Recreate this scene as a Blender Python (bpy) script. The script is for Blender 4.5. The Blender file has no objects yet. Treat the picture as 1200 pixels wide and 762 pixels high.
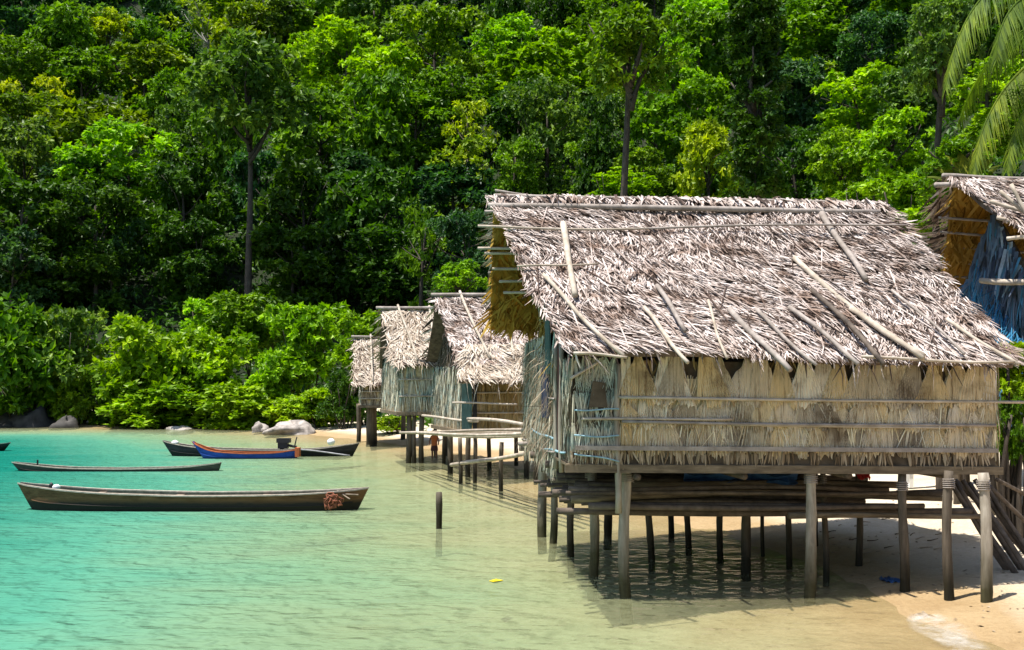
import bpy, math, random
import numpy as np
from mathutils import Vector, Matrix

R = random.Random(7)
NR = np.random.default_rng(7)
scene = bpy.context.scene
COL = scene.collection
F, XC, YH, EYE = 1300.0, 600.0, 448.0, 3.0      # focal length in pixels, image centre, horizon row, eye height


def P(x, y, D):
    return Vector(((x - XC) * D / F, D, EYE + (YH - y) * D / F))


# ------------------------------------------------------------------ mesh helpers
class MB:
    def __init__(self):
        self.v = []; self.f = []; self.m = []; self.n = 0

    def add(self, verts, faces, mi=0):
        o = self.n
        self.v.append(np.asarray(verts, dtype=np.float64).reshape(-1, 3))
        self.n += len(self.v[-1])
        for f in faces:
            self.f.append(tuple(i + o for i in f)); self.m.append(mi)

    def tube(self, pts, rad, n=8, mi=0, cap=True, jit=0.0):
        pts = [Vector(p) for p in pts]
        if not hasattr(rad, '__len__'):
            rad = [rad] * len(pts)
        vs, fs = [], []
        up = None
        for i, p in enumerate(pts):
            t = (pts[min(i + 1, len(pts) - 1)] - pts[max(i - 1, 0)]).normalized()
            if up is None:
                up = Vector((0, 0, 1)) if abs(t.z) < .9 else Vector((1, 0, 0))
            a = t.cross(up).normalized(); b = a.cross(t).normalized(); up = b
            for k in range(n):
                an = 2 * math.pi * k / n
                r = rad[i] * (1 + R.uniform(-jit, jit))
                vs.append(p + a * (math.cos(an) * r) + b * (math.sin(an) * r))
        for i in range(len(pts) - 1):
            for k in range(n):
                fs.append((i * n + k, i * n + (k + 1) % n, (i + 1) * n + (k + 1) % n, (i + 1) * n + k))
        if cap:
            fs.append(tuple(range(n - 1, -1, -1)))
            fs.append(tuple((len(pts) - 1) * n + k for k in range(n)))
        self.add([tuple(v) for v in vs], fs, mi)

    def pole(self, a, b, r0, r1=None, n=8, segs=7, wob=0.02, mi=0, jit=0.05):
        a, b = Vector(a), Vector(b); r1 = r0 if r1 is None else r1
        d = b - a; L = d.length
        s = d.normalized().orthogonal().normalized(); q = d.normalized().cross(s)
        ph, ph2 = R.uniform(0, 6.28), R.uniform(0, 6.28)
        pts, rr = [], []
        for i in range(segs + 1):
            t = i / segs
            w = wob * L * math.sin(math.pi * t)
            pts.append(a + d * t + s * (w * math.sin(ph + 2.2 * t)) + q * (w * math.sin(ph2 + 1.7 * t)))
            rr.append((r0 + (r1 - r0) * t) * (1 + R.uniform(-.06, .06)))
        self.tube(pts, rr, n, mi, True, jit)

    def box(self, c, ax, ay, az, mi=0):
        c, ax, ay, az = Vector(c), Vector(ax), Vector(ay), Vector(az)
        vs = [c + ax * i + ay * j + az * k for i in (-1, 1) for j in (-1, 1) for k in (-1, 1)]
        fs = [(0, 1, 3, 2), (4, 6, 7, 5), (0, 4, 5, 1), (2, 3, 7, 6), (0, 2, 6, 4), (1, 5, 7, 3)]
        self.add([tuple(v) for v in vs], fs, mi)

    def quad_slab(self, a, b, c, d, th, mi=0):
        """a,b,c,d corners; extruded along -normal by th"""
        a, b, c, d = map(Vector, (a, b, c, d))
        n = (b - a).cross(d - a).normalized() * th
        vs = [a, b, c, d, a - n, b - n, c - n, d - n]
        self.add([tuple(v) for v in vs], [(0, 1, 2, 3), (7, 6, 5, 4), (0, 4, 5, 1), (1, 5, 6, 2), (2, 6, 7, 3), (3, 7, 4, 0)], mi)

    def build(self, name, mats, parent=None, smooth=False):
        me = bpy.data.meshes.new(name)
        v = np.concatenate(self.v) if self.v else np.zeros((0, 3))
        me.from_pydata(v.tolist(), [], self.f)
        if not isinstance(mats, (list, tuple)):
            mats = [mats]
        for m in mats:
            me.materials.append(m)
        if len(mats) > 1:
            me.polygons.foreach_set('material_index', self.m)
        if smooth:
            me.polygons.foreach_set('use_smooth', [True] * len(me.polygons))
        me.update()
        o = bpy.data.objects.new(name, me); COL.objects.link(o)
        if parent:
            o.parent = parent
            o.matrix_parent_inverse = parent.matrix_world.inverted() if False else Matrix.Translation(-parent.location) @ Matrix.Identity(4)
        return o


def nrm(a):
    return a / np.maximum(np.linalg.norm(a, axis=-1, keepdims=True), 1e-9)


def blades(mb, p, d, n, L, W, bend=0.1, mi=0):
    """thin tapering strips: p base (N,3), d direction, n normal, L,W arrays"""
    p = np.asarray(p, float); d = nrm(np.asarray(d, float)); n = np.asarray(n, float)
    s = nrm(np.cross(d, n)); n = nrm(np.cross(s, d))
    L = np.asarray(L)[:, None]; W = np.asarray(W)[:, None] * .5
    bend = np.broadcast_to(np.asarray(bend, float), (len(p),))[:, None]
    m = p + d * L * .55 + n * L * bend * .5
    t = p + d * L - n * L * bend * .35
    V = np.stack([p - s * W, p + s * W, m - s * W * .9, m + s * W * .9, t - s * W * .25, t + s * W * .25], 1).reshape(-1, 3)
    fs = []
    for i in range(len(p)):
        o = 6 * i
        fs.append((o, o + 1, o + 3, o + 2)); fs.append((o + 2, o + 3, o + 5, o + 4))
    mb.add(V, fs, mi)


def leaves(mb, p, d, n, L, W, fold=0.25, mi=0):
    p = np.asarray(p, float); d = nrm(np.asarray(d, float)); n = np.asarray(n, float)
    s = nrm(np.cross(d, n)); n = nrm(np.cross(s, d))
    L = np.asarray(L)[:, None]; W = np.asarray(W)[:, None] * .5
    m = p + d * L * .45 + n * W * fold
    V = np.stack([p, m + s * W, p + d * L - n * L * .12, m - s * W], 1).reshape(-1, 3)
    fs = []
    for i in range(len(p)):
        o = 4 * i
        fs.append((o, o + 1, o + 2)); fs.append((o, o + 2, o + 3))
    mb.add(V, fs, mi)


def empty(name, loc, label, cat, group=None):
    o = bpy.data.objects.new(name, None); COL.objects.link(o)
    o.location = loc; o.empty_display_size = .3
    tag(o, label, cat, group)
    return o


def tag(o, label=None, cat=None, group=None, kind=None):
    if label: o['label'] = label
    if cat: o['category'] = cat
    if group: o['group'] = group
    if kind: o['kind'] = kind
    return o


# ------------------------------------------------------------------ materials
def mat(name):
    m = bpy.data.materials.new(name); m.use_nodes = True
    nt = m.node_tree
    b = nt.nodes['Principled BSDF']
    return m, nt, b


def nd(nt, t, **kw):
    n = nt.nodes.new(t)
    for k, v in kw.items():
        if hasattr(n, k) and k not in n.inputs:
            setattr(n, k, v)
        else:
            n.inputs[k].default_value = v
    return n


def ramp(nt, src, stops):
    r = nt.nodes.new('ShaderNodeValToRGB')
    el = r.color_ramp.elements
    while len(el) < len(stops):
        el.new(.5)
    for e, (p, c) in zip(el, stops):
        e.position = p; e.color = (*c, 1) if len(c) == 3 else c
    nt.links.new(src, r.inputs[0])
    return r.outputs[0]


def coords(nt, scale=(1, 1, 1), which='Object'):
    tc = nt.nodes.new('ShaderNodeTexCoord'); mp = nt.nodes.new('ShaderNodeMapping')
    mp.inputs['Scale'].default_value = scale
    nt.links.new(tc.outputs[which], mp.inputs[0])
    return mp.outputs[0]


def noise(nt, vec, scale, detail=4, rough=.55):
    n = nd(nt, 'ShaderNodeTexNoise', Scale=scale, Detail=detail, Roughness=rough)
    nt.links.new(vec, n.inputs['Vector'])
    return n.outputs[0]


def mul(nt, a, b, mode='MULTIPLY', fac=1.0):
    m = nt.nodes.new('ShaderNodeMix'); m.data_type = 'RGBA'; m.blend_type = mode
    m.inputs[0].default_value = fac
    for s, i in ((a, 6), (b, 7)):
        if isinstance(s, tuple): m.inputs[i].default_value = (*s, 1)
        else: nt.links.new(s, m.inputs[i])
    return m.outputs[2]


def bump(nt, b, h, strength=.4, dist=.02):
    n = nd(nt, 'ShaderNodeBump', Strength=strength, Distance=dist)
    nt.links.new(h, n.inputs['Height'])
    nt.links.new(n.outputs[0], b.inputs['Normal'])


def island_mat(name, stops, rough=.8, nscale=3.0, ncol=((.35, (.7, .66, .62)), (.7, (1, 1, 1))), transl=0.0, spec=.15, stretch=(1, 1, 1)):
    """material of many strips: one tone per strip, broad weathering over the whole"""
    m, nt, b = mat(name)
    g = nt.nodes.new('ShaderNodeNewGeometry')
    c = ramp(nt, g.outputs['Random Per Island'], stops)
    nz = noise(nt, coords(nt, stretch), nscale, 5, .6)
    w = ramp(nt, nz, ncol)
    c = mul(nt, c, w)
    nt.links.new(c, b.inputs['Base Color'])
    b.inputs['Roughness'].default_value = rough
    b.inputs['Specular IOR Level'].default_value = spec
    if transl > 0:
        tr = nt.nodes.new('ShaderNodeBsdfTranslucent'); mx = nt.nodes.new('ShaderNodeMixShader')
        mx.inputs[0].default_value = transl
        nt.links.new(c, tr.inputs[0]); nt.links.new(b.outputs[0], mx.inputs[1]); nt.links.new(tr.outputs[0], mx.inputs[2])
        nt.links.new(mx.outputs[0], nt.nodes['Material Output'].inputs[0])
    return m


def wood_mat(name, c0, c1, rough=.8, scale=6.0, wet=None, stretch=(1, 1, .12), bumpd=.012):
    m, nt, b = mat(name)
    v = coords(nt, stretch)
    n1 = noise(nt, v, scale * 3, 6, .65)
    c = ramp(nt, n1, ((.3, c0), (.7, c1)))
    n2 = noise(nt, coords(nt, (1, 1, 1)), 2.2, 4, .6)
    c = mul(nt, c, ramp(nt, n2, ((.3, (.66, .64, .6)), (.65, (1, 1, 1)))))
    g = nt.nodes.new('ShaderNodeNewGeometry')
    c = mul(nt, c, ramp(nt, g.outputs['Random Per Island'], ((0, (.62, .6, .58)), (1, (1.0, 1.0, 1.0)))))
    if wet:
        sx = nt.nodes.new('ShaderNodeSeparateXYZ'); nt.links.new(g.outputs['Position'], sx.inputs[0])
        ad = nt.nodes.new('ShaderNodeMath'); ad.operation = 'MULTIPLY_ADD'
        nt.links.new(n2, ad.inputs[0]); ad.inputs[1].default_value = -.9; nt.links.new(sx.outputs[2], ad.inputs[2])
        ma = nt.nodes.new('ShaderNodeMapRange'); nt.links.new(ad.outputs[0], ma.inputs[0])
        ma.inputs[1].default_value = wet[0] - .45; ma.inputs[2].default_value = wet[1] - .45
        c2 = mul(nt, c, (.16, .17, .10))
        mx = nt.nodes.new('ShaderNodeMix'); mx.data_type = 'RGBA'
        nt.links.new(ma.outputs[0], mx.inputs[0]); nt.links.new(c2, mx.inputs[6]); nt.links.new(c, mx.inputs[7])
        c = mx.outputs[2]
    nt.links.new(c, b.inputs['Base Color'])
    b.inputs['Roughness'].default_value = rough
    b.inputs['Specular IOR Level'].default_value = .25
    bump(nt, b, n1, .6, bumpd)
    return m


def leaf_mat(name, transl=.26, rough=.5, spec=.25):
    m, nt, b = mat(name)
    oi = nt.nodes.new('ShaderNodeObjectInfo'); g = nt.nodes.new('ShaderNodeNewGeometry')
    v = ramp(nt, g.outputs['Random Per Island'], ((0, (.62, .7, .7)), (.5, (1.1, 1.15, .9)), (.9, (1.6, 1.5, .8)), (1, (1.9, 1.75, 1.2))))
    n2 = noise(nt, coords(nt, (1, 1, 1)), 1.6, 3, .5)
    v2 = ramp(nt, n2, ((.35, (.65, .75, .85)), (.65, (1.35, 1.25, .9))))
    c = mul(nt, mul(nt, oi.outputs['Color'], v), v2)
    nt.links.new(c, b.inputs['Base Color'])
    b.inputs['Roughness'].default_value = rough
    b.inputs['Specular IOR Level'].default_value = spec
    tr = nt.nodes.new('ShaderNodeBsdfTranslucent'); mx = nt.nodes.new('ShaderNodeMixShader')
    mx.inputs[0].default_value = transl
    nt.links.new(mul(nt, c, (1.7, 1.9, .5)), tr.inputs[0])
    nt.links.new(b.outputs[0], mx.inputs[1]); nt.links.new(tr.outputs[0], mx.inputs[2])
    nt.links.new(mx.outputs[0], nt.nodes['Material Output'].inputs[0])
    return m


def flat_mat(name, c, rough=.6, var=.25, scale=8, spec=.3):
    m, nt, b = mat(name)
    n1 = noise(nt, coords(nt), scale, 5, .6)
    cc = ramp(nt, n1, ((.3, tuple(x * (1 - var) for x in c)), (.7, tuple(min(1, x * (1 + var)) for x in c))))
    nt.links.new(cc, b.inputs['Base Color'])
    b.inputs['Roughness'].default_value = rough; b.inputs['Specular IOR Level'].default_value = spec
    bump(nt, b, n1, .3, .01)
    return m


M = {}
M['thatch'] = island_mat('thatch_grey', ((0, (.035, .025, .02)), (.22, (.12, .085, .07)), (.34, (.33, .27, .24)), (.62, (.51, .445, .415)), (1, (.72, .655, .625))), nscale=2.4,
                         ncol=((.36, (.42, .33, .27)), (.50, (.90, .86, .82)), (.75, (1.04, 1.02, 1.01))))
M['thatch_base'] = flat_mat('thatch_base', (.13, .095, .075), .95, .5, 6, .05)  # slab coloured dark so the gaps between strips read as shadow
M['thatch_cream'] = island_mat('thatch_cream', ((0, (.12, .08, .05)), (.15, (.34, .27, .20)), (.5, (.54, .46, .37)), (1, (.70, .62, .53))), nscale=1.2)
M['thatch_backlit'] = island_mat('thatch_backlit', ((0, (.22, .12, .02)), (.4, (.48, .29, .05)), (1, (.66, .46, .12))), nscale=2.0, transl=.5)  # sunlight coming through the thatch is put into this golden colour
M['wall'] = island_mat('palm_leaf_wall', ((0, (.26, .19, .10)), (.10, (.58, .48, .30)), (.6, (.78, .69, .49)), (1, (.88, .83, .66))), nscale=1.3,
                       ncol=((.32, (.50, .50, .54)), (.46, (.85, .84, .86)), (.56, (1.0, .97, .90)), (.72, (1.08, .98, .78))), transl=.12, stretch=(1, 1, 1.4))
def fan_mat():
    m, nt, b = mat('dried_palm_fans')
    g = nt.nodes.new('ShaderNodeNewGeometry')
    c = ramp(nt, g.outputs['Random Per Island'], ((0, (.30, .24, .17)), (.2, (.54, .46, .35)), (.42, (.72, .62, .44)), (.62, (.70, .54, .29)), (.8, (.66, .58, .47)), (1, (.84, .76, .61))))
    fib = noise(nt, coords(nt, (1, 1, .05)), 34, 4, .7)
    c = mul(nt, c, ramp(nt, fib, ((.36, (.48, .42, .35)), (.47, (.97, .96, .94)), (.7, (1.12, 1.12, 1.1)))))
    br = noise(nt, coords(nt), 1.5, 5, .65)
    c = mul(nt, c, ramp(nt, br, ((.33, (.45, .40, .36)), (.47, (.93, .92, .92)), (.6, (1.05, 1.0, .92)))))
    nt.links.new(c, b.inputs['Base Color']); b.inputs['Roughness'].default_value = .7; b.inputs['Specular IOR Level'].default_value = .15
    tr = nt.nodes.new('ShaderNodeBsdfTranslucent'); mx = nt.nodes.new('ShaderNodeMixShader'); mx.inputs[0].default_value = .15
    nt.links.new(c, tr.inputs[0]); nt.links.new(b.outputs[0], mx.inputs[1]); nt.links.new(tr.outputs[0], mx.inputs[2])
    nt.links.new(mx.outputs[0], nt.nodes['Material Output'].inputs[0])
    return m


M['fans'] = fan_mat()
M['wall_gold'] = island_mat('palm_leaf_gold', ((0, (.14, .09, .03)), (.3, (.36, .25, .10)), (1, (.55, .42, .20))), nscale=2.0, transl=.12)
M['wall_brown'] = island_mat('palm_leaf_brown', ((0, (.10, .07, .04)), (.5, (.30, .23, .15)), (1, (.45, .37, .27))), nscale=2.0)
M['wall_teal'] = island_mat('weathered_teal_leaf', ((0, (.10, .10, .085)), (.25, (.27, .28, .24)), (.6, (.43, .43, .36)), (1, (.68, .66, .54))), nscale=2.2,
                            ncol=((.30, (.45, .62, .66)), (.42, (.8, .92, .95)), (.5, (1.08, 1.0, .90))))
M['wall_blue'] = island_mat('faded_blue_sheeting', ((0, (.04, .05, .08)), (.3, (.09, .12, .17)), (.6, (.16, .20, .25)), (.82, (.06, .24, .38)), (1, (.42, .48, .52))), nscale=2.0, rough=.6,
                            ncol=((.36, (.55, .45, .38)), (.46, (.95, .95, .95)), (.7, (1.15, 1.25, 1.3))))
M['blue_net'] = island_mat('blue_net', ((0, (.02, .12, .30)), (1, (.06, .34, .55))), nscale=2.0, rough=.6)
M['wall_tan'] = flat_mat('tan_backing', (.48, .38, .23), .9, .4, 9, .05)
M['wall_dark'] = flat_mat('dark_backing', (.09, .07, .05), .95, .4, 5, .05)
M['teal_board'] = wood_mat('teal_board', (.035, .09, .09), (.09, .17, .165))
M['post'] = wood_mat('weathered_post', (.27, .23, .175), (.58, .52, .43), wet=(.25, 1.0))
M['post_dark'] = wood_mat('dark_post', (.075, .06, .045), (.22, .18, .135), wet=(.2, .8))
M['beam'] = wood_mat('brown_beam', (.10, .075, .05), (.30, .235, .155), stretch=(.12, 1, 1))
M['bamboo'] = wood_mat('pale_bamboo', (.40, .33, .25), (.68, .60, .51), stretch=(.3, .3, .3))
M['bamboo_grey'] = wood_mat('grey_bamboo', (.26, .22, .19), (.52, .46, .42), stretch=(.3, .3, .3))
M['driftwood'] = wood_mat('dark_pole', (.07, .055, .045), (.22, .175, .14), stretch=(.3, .3, .3))
M['bark'] = wood_mat('bark', (.045, .035, .028), (.14, .115, .09), bumpd=.05)
M['bark_pale'] = wood_mat('pale_bark', (.22, .20, .18), (.48, .46, .42), bumpd=.04)
M['leaf'] = leaf_mat('leaf')
M['frond'] = leaf_mat('frond', .3, .6, .12)
M['rope_blue'] = flat_mat('blue_rope', (.24, .38, .44), .7, .3, 20)
M['rope_orange'] = flat_mat('orange_rope', (.25, .085, .045), .8, .4, 20)
M['white'] = flat_mat('white_paint', (.75, .76, .74), .5, .08, 10)
M['black'] = flat_mat('black_metal', (.02, .02, .022), .45, .3, 10)
M['steel'] = flat_mat('grey_steel', (.22, .22, .23), .4, .3, 10)
M['navy'] = flat_mat('dark_navy', (.01, .018, .06), .8, .4, 10)
M['maroon'] = flat_mat('dark_maroon', (.09, .022, .02), .85, .4, 10)
M['blue_tarp'] = flat_mat('blue_tarp', (.03, .08, .19), .45, .35, 6)
M['red_cloth'] = flat_mat('red_cloth', (.45, .03, .03), .8, .3, 10)
M['yellow'] = flat_mat('yellow_leaf', (.75, .55, .01), .6, .15, 10)


def hull_mat(name, c, low, water=.21):
    m, nt, b = mat(name)
    g = nt.nodes.new('ShaderNodeNewGeometry'); sx = nt.nodes.new('ShaderNodeSeparateXYZ')
    nt.links.new(g.outputs['Position'], sx.inputs[0])
    n1 = noise(nt, coords(nt, (.35, 1, 1.6)), 7, 6, .65)
    ad = nt.nodes.new('ShaderNodeMath'); ad.operation = 'MULTIPLY_ADD'
    nt.links.new(n1, ad.inputs[0]); ad.inputs[1].default_value = -.16; nt.links.new(sx.outputs[2], ad.inputs[2])
    mr = nt.nodes.new('ShaderNodeMapRange'); nt.links.new(ad.outputs[0], mr.inputs[0])
    mr.inputs[1].default_value = water - .12; mr.inputs[2].default_value = water - .02
    top = ramp(nt, n1, ((.3, tuple(x * .5 for x in c)), (.7, tuple(x * 1.35 for x in c))))
    mx = nt.nodes.new('ShaderNodeMix'); mx.data_type = 'RGBA'
    nt.links.new(mr.outputs[0], mx.inputs[0]); mx.inputs[6].default_value = (*low, 1); nt.links.new(top, mx.inputs[7])
    nt.links.new(mx.outputs[2], b.inputs['Base Color'])
    b.inputs['Roughness'].default_value = .75; b.inputs['Specular IOR Level'].default_value = .08
    bump(nt, b, n1, .5, .01)
    return m


M['hull_wood'] = hull_mat('hull_weathered_wood', (.17, .088, .042), (.03, .026, .022))
M['hull_grey'] = hull_mat('hull_grey_green', (.075, .07, .055), (.03, .03, .028), .06)
M['hull_dark'] = hull_mat('hull_dark', (.045, .042, .045), (.018, .02, .02))
M['hull_blue'] = hull_mat('hull_blue', (.03, .075, .33), (.02, .04, .16), .05)
M['orange'] = flat_mat('orange_paint', (.42, .11, .035), .6, .35, 8)
M['inner_wood'] = flat_mat('inner_wood', (.20, .155, .11), .8, .4, 8)
M['rim'] = flat_mat('pale_rim', (.36, .31, .25), .75, .35, 8)
M['rock_pale'] = flat_mat('pale_granite', (.30, .265, .235), .9, .6, 2.5, .2)
M['rock_dark'] = flat_mat('dark_rock', (.065, .06, .055), .85, .5, 1.5, .2)
M['skin'] = flat_mat('skin', (.26, .12, .065), .55, .1, 8)
M['hair'] = flat_mat('hair', (.012, .009, .008), .5, .2, 20)
M['shirt'] = flat_mat('orange_shirt', (.62, .17, .05), .8, .15, 10)
M['shorts'] = flat_mat('dark_shorts', (.10, .04, .035), .8, .2, 10)

# ------------------------------------------------------------------ terrain
SHORE = np.array([(3.2, -30), (3.6, 0), (4.7, 8), (5.25, 12.6), (5.15, 16.5), (4.7, 19.5), (3.7, 23), (2.6, 28), (1.2, 35), (-1.6, 45), (-6, 54.5), (-10, 61),
                  (-15, 69), (-21, 73), (-30, 74.5), (-45, 75), (-70, 74), (-110, 68), (-170, 60)], float)
WPOLY = np.concatenate([SHORE, [(-400, 60), (-400, -200), (3, -200)]])


def sdist(X, Y):
    X = np.asarray(X, float); Y = np.asarray(Y, float)
    d = np.full(X.shape, 1e9)
    for a, b in zip(SHORE[:-1], SHORE[1:]):
        ab = b - a
        t = np.clip(((X - a[0]) * ab[0] + (Y - a[1]) * ab[1]) / (ab @ ab), 0, 1)
        d = np.minimum(d, np.hypot(X - a[0] - t * ab[0], Y - a[1] - t * ab[1]))
    ins = np.zeros(X.shape, bool)
    n = len(WPOLY)
    for i in range(n):
        x1, y1 = WPOLY[i]; x2, y2 = WPOLY[(i + 1) % n]
        if y1 == y2: continue
        c = ((y1 > Y) != (y2 > Y)) & (X < (x2 - x1) * (Y - y1) / (y2 - y1) + x1)
        ins ^= c
    d = d + .22 * np.sin(X * .9 + Y * .55) + .12 * np.sin(Y * 1.7 - X * .4) * (d < 20)
    return np.where(ins, -d, d)


def height(X, Y):
    X = np.asarray(X, float); Y = np.asarray(Y, float)
    s = sdist(X, Y)
    z = np.interp(s, [-90, -40, -18, -8, -3, 0, 1.2, 4, 9, 15, 30, 400], [-6, -4, -2.1, -.95, -.30, 0, .09, .34, .8, 1.5, 3, 10])
    k = s - 13
    hill = .62 * np.where(k > 0, k * k / (k + 8), 0)
    und = 3.0 * np.sin(X * .055 + 1.0) * np.sin(Y * .045 + .4) + 1.6 * np.sin(X * .12 + Y * .07)
    z = z + hill + und * np.clip(k / 40, 0, 1)
    z = z + .02 * np.sin(X * 2.3 + Y * .9) * np.sin(Y * 1.9 - X * .7) * (s > -30)
    return z


def axis(parts):
    out = []
    for a, b, st in parts:
        out += list(np.arange(a, b, st))
    out.append(parts[-1][1])
    return np.array(out)


def grid_mesh(name, xs, ys, zf, m, mask=None):
    X, Y = np.meshgrid(xs, ys)
    Z = zf(X, Y)
    nx, ny = len(xs), len(ys)
    V = np.stack([X, Y, Z], -1).reshape(-1, 3)
    i = (np.arange(ny - 1)[:, None] * nx + np.arange(nx - 1)[None]).reshape(-1)
    Fc = np.stack([i, i + 1, i + nx + 1, i + nx], 1)
    if mask is not None:
        mk = mask(X, Y).reshape(-1)
        Fc = Fc[mk[Fc].any(1)]
    me = bpy.data.meshes.new(name)
    me.from_pydata(V.tolist(), [], Fc.tolist())
    me.materials.append(m)
    me.polygons.foreach_set('use_smooth', [True] * len(me.polygons))
    o = bpy.data.objects.new(name, me); COL.objects.link(o)
    return o, X, Y


def ground_mat():
    m, nt, b = mat('sand_and_soil')
    g = nt.nodes.new('ShaderNodeNewGeometry'); sx = nt.nodes.new('ShaderNodeSeparateXYZ')
    nt.links.new(g.outputs['Position'], sx.inputs[0])
    v = coords(nt)
    fine = noise(nt, v, 14, 6, .7); broad = noise(nt, v, .9, 4, .6)
    sand = ramp(nt, fine, ((.25, (.50, .415, .30)), (.75, (.68, .59, .46))))
    sand = mul(nt, sand, ramp(nt, broad, ((.3, (.82, .78, .72)), (.6, (1, 1, 1)))))
    wet = mul(nt, sand, (.60, .50, .35))
    ad = nt.nodes.new('ShaderNodeMath'); ad.operation = 'MULTIPLY_ADD'
    nt.links.new(broad, ad.inputs[0]); ad.inputs[1].default_value = -.16; nt.links.new(sx.outputs[2], ad.inputs[2])
    mr = nt.nodes.new('ShaderNodeMapRange'); nt.links.new(ad.outputs[0], mr.inputs[0])
    mr.inputs[1].default_value = .0; mr.inputs[2].default_value = .12
    mx = nt.nodes.new('ShaderNodeMix'); mx.data_type = 'RGBA'
    nt.links.new(mr.outputs[0], mx.inputs[0]); nt.links.new(wet, mx.inputs[6]); nt.links.new(sand, mx.inputs[7])
    # the sea floor under the shallow water: pale sand
    mr3 = nt.nodes.new('ShaderNodeMapRange'); nt.links.new(sx.outputs[2], mr3.inputs[0])
    mr3.inputs[1].default_value = -.35; mr3.inputs[2].default_value = -.03
    mx3 = nt.nodes.new('ShaderNodeMix'); mx3.data_type = 'RGBA'
    nt.links.new(mr3.outputs[0], mx3.inputs[0]); nt.links.new(mul(nt, sand, (.74, .76, .62)), mx3.inputs[6]); nt.links.new(mx.outputs[2], mx3.inputs[7])
    # forest soil inland
    soil = ramp(nt, noise(nt, v, .8, 6, .7), ((.3, (.008, .014, .005)), (.7, (.02, .03, .009))))
    ad2 = nt.nodes.new('ShaderNodeMath'); ad2.operation = 'MULTIPLY_ADD'
    nt.links.new(broad, ad2.inputs[0]); ad2.inputs[1].default_value = -.8; nt.links.new(sx.outputs[2], ad2.inputs[2])
    mr2 = nt.nodes.new('ShaderNodeMapRange'); nt.links.new(ad2.outputs[0], mr2.inputs[0])
    mr2.inputs[1].default_value = .75; mr2.inputs[2].default_value = 1.15
    mx2 = nt.nodes.new('ShaderNodeMix'); mx2.data_type = 'RGBA'
    nt.links.new(mr2.outputs[0], mx2.inputs[0]); nt.links.new(mx3.outputs[2], mx2.inputs[6]); nt.links.new(soil, mx2.inputs[7])
    nt.links.new(mx2.outputs[2], b.inputs['Base Color'])
    b.inputs['Roughness'].default_value = .9; b.inputs['Specular IOR Level'].default_value = .2
    mid = noise(nt, v, 3.2, 4, .6)
    hh = nt.nodes.new('ShaderNodeMath'); hh.operation = 'MULTIPLY_ADD'; nt.links.new(mid, hh.inputs[0]); hh.inputs[1].default_value = 2.5; nt.links.new(fine, hh.inputs[2])
    bump(nt, b, hh.outputs[0], .8, .045)
    return m


XS = axis([(-420, -80, 10), (-80, -12, 2), (-12, 14, .35), (14, 40, 1.2), (40, 320, 8)])
YS = axis([(-120, 4, 8), (4, 40, .4), (40, 100, 1.4), (100, 420, 6)])
ground, _, _ = grid_mesh('ground', XS, YS, height, ground_mat())
tag(ground, kind='structure')


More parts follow.
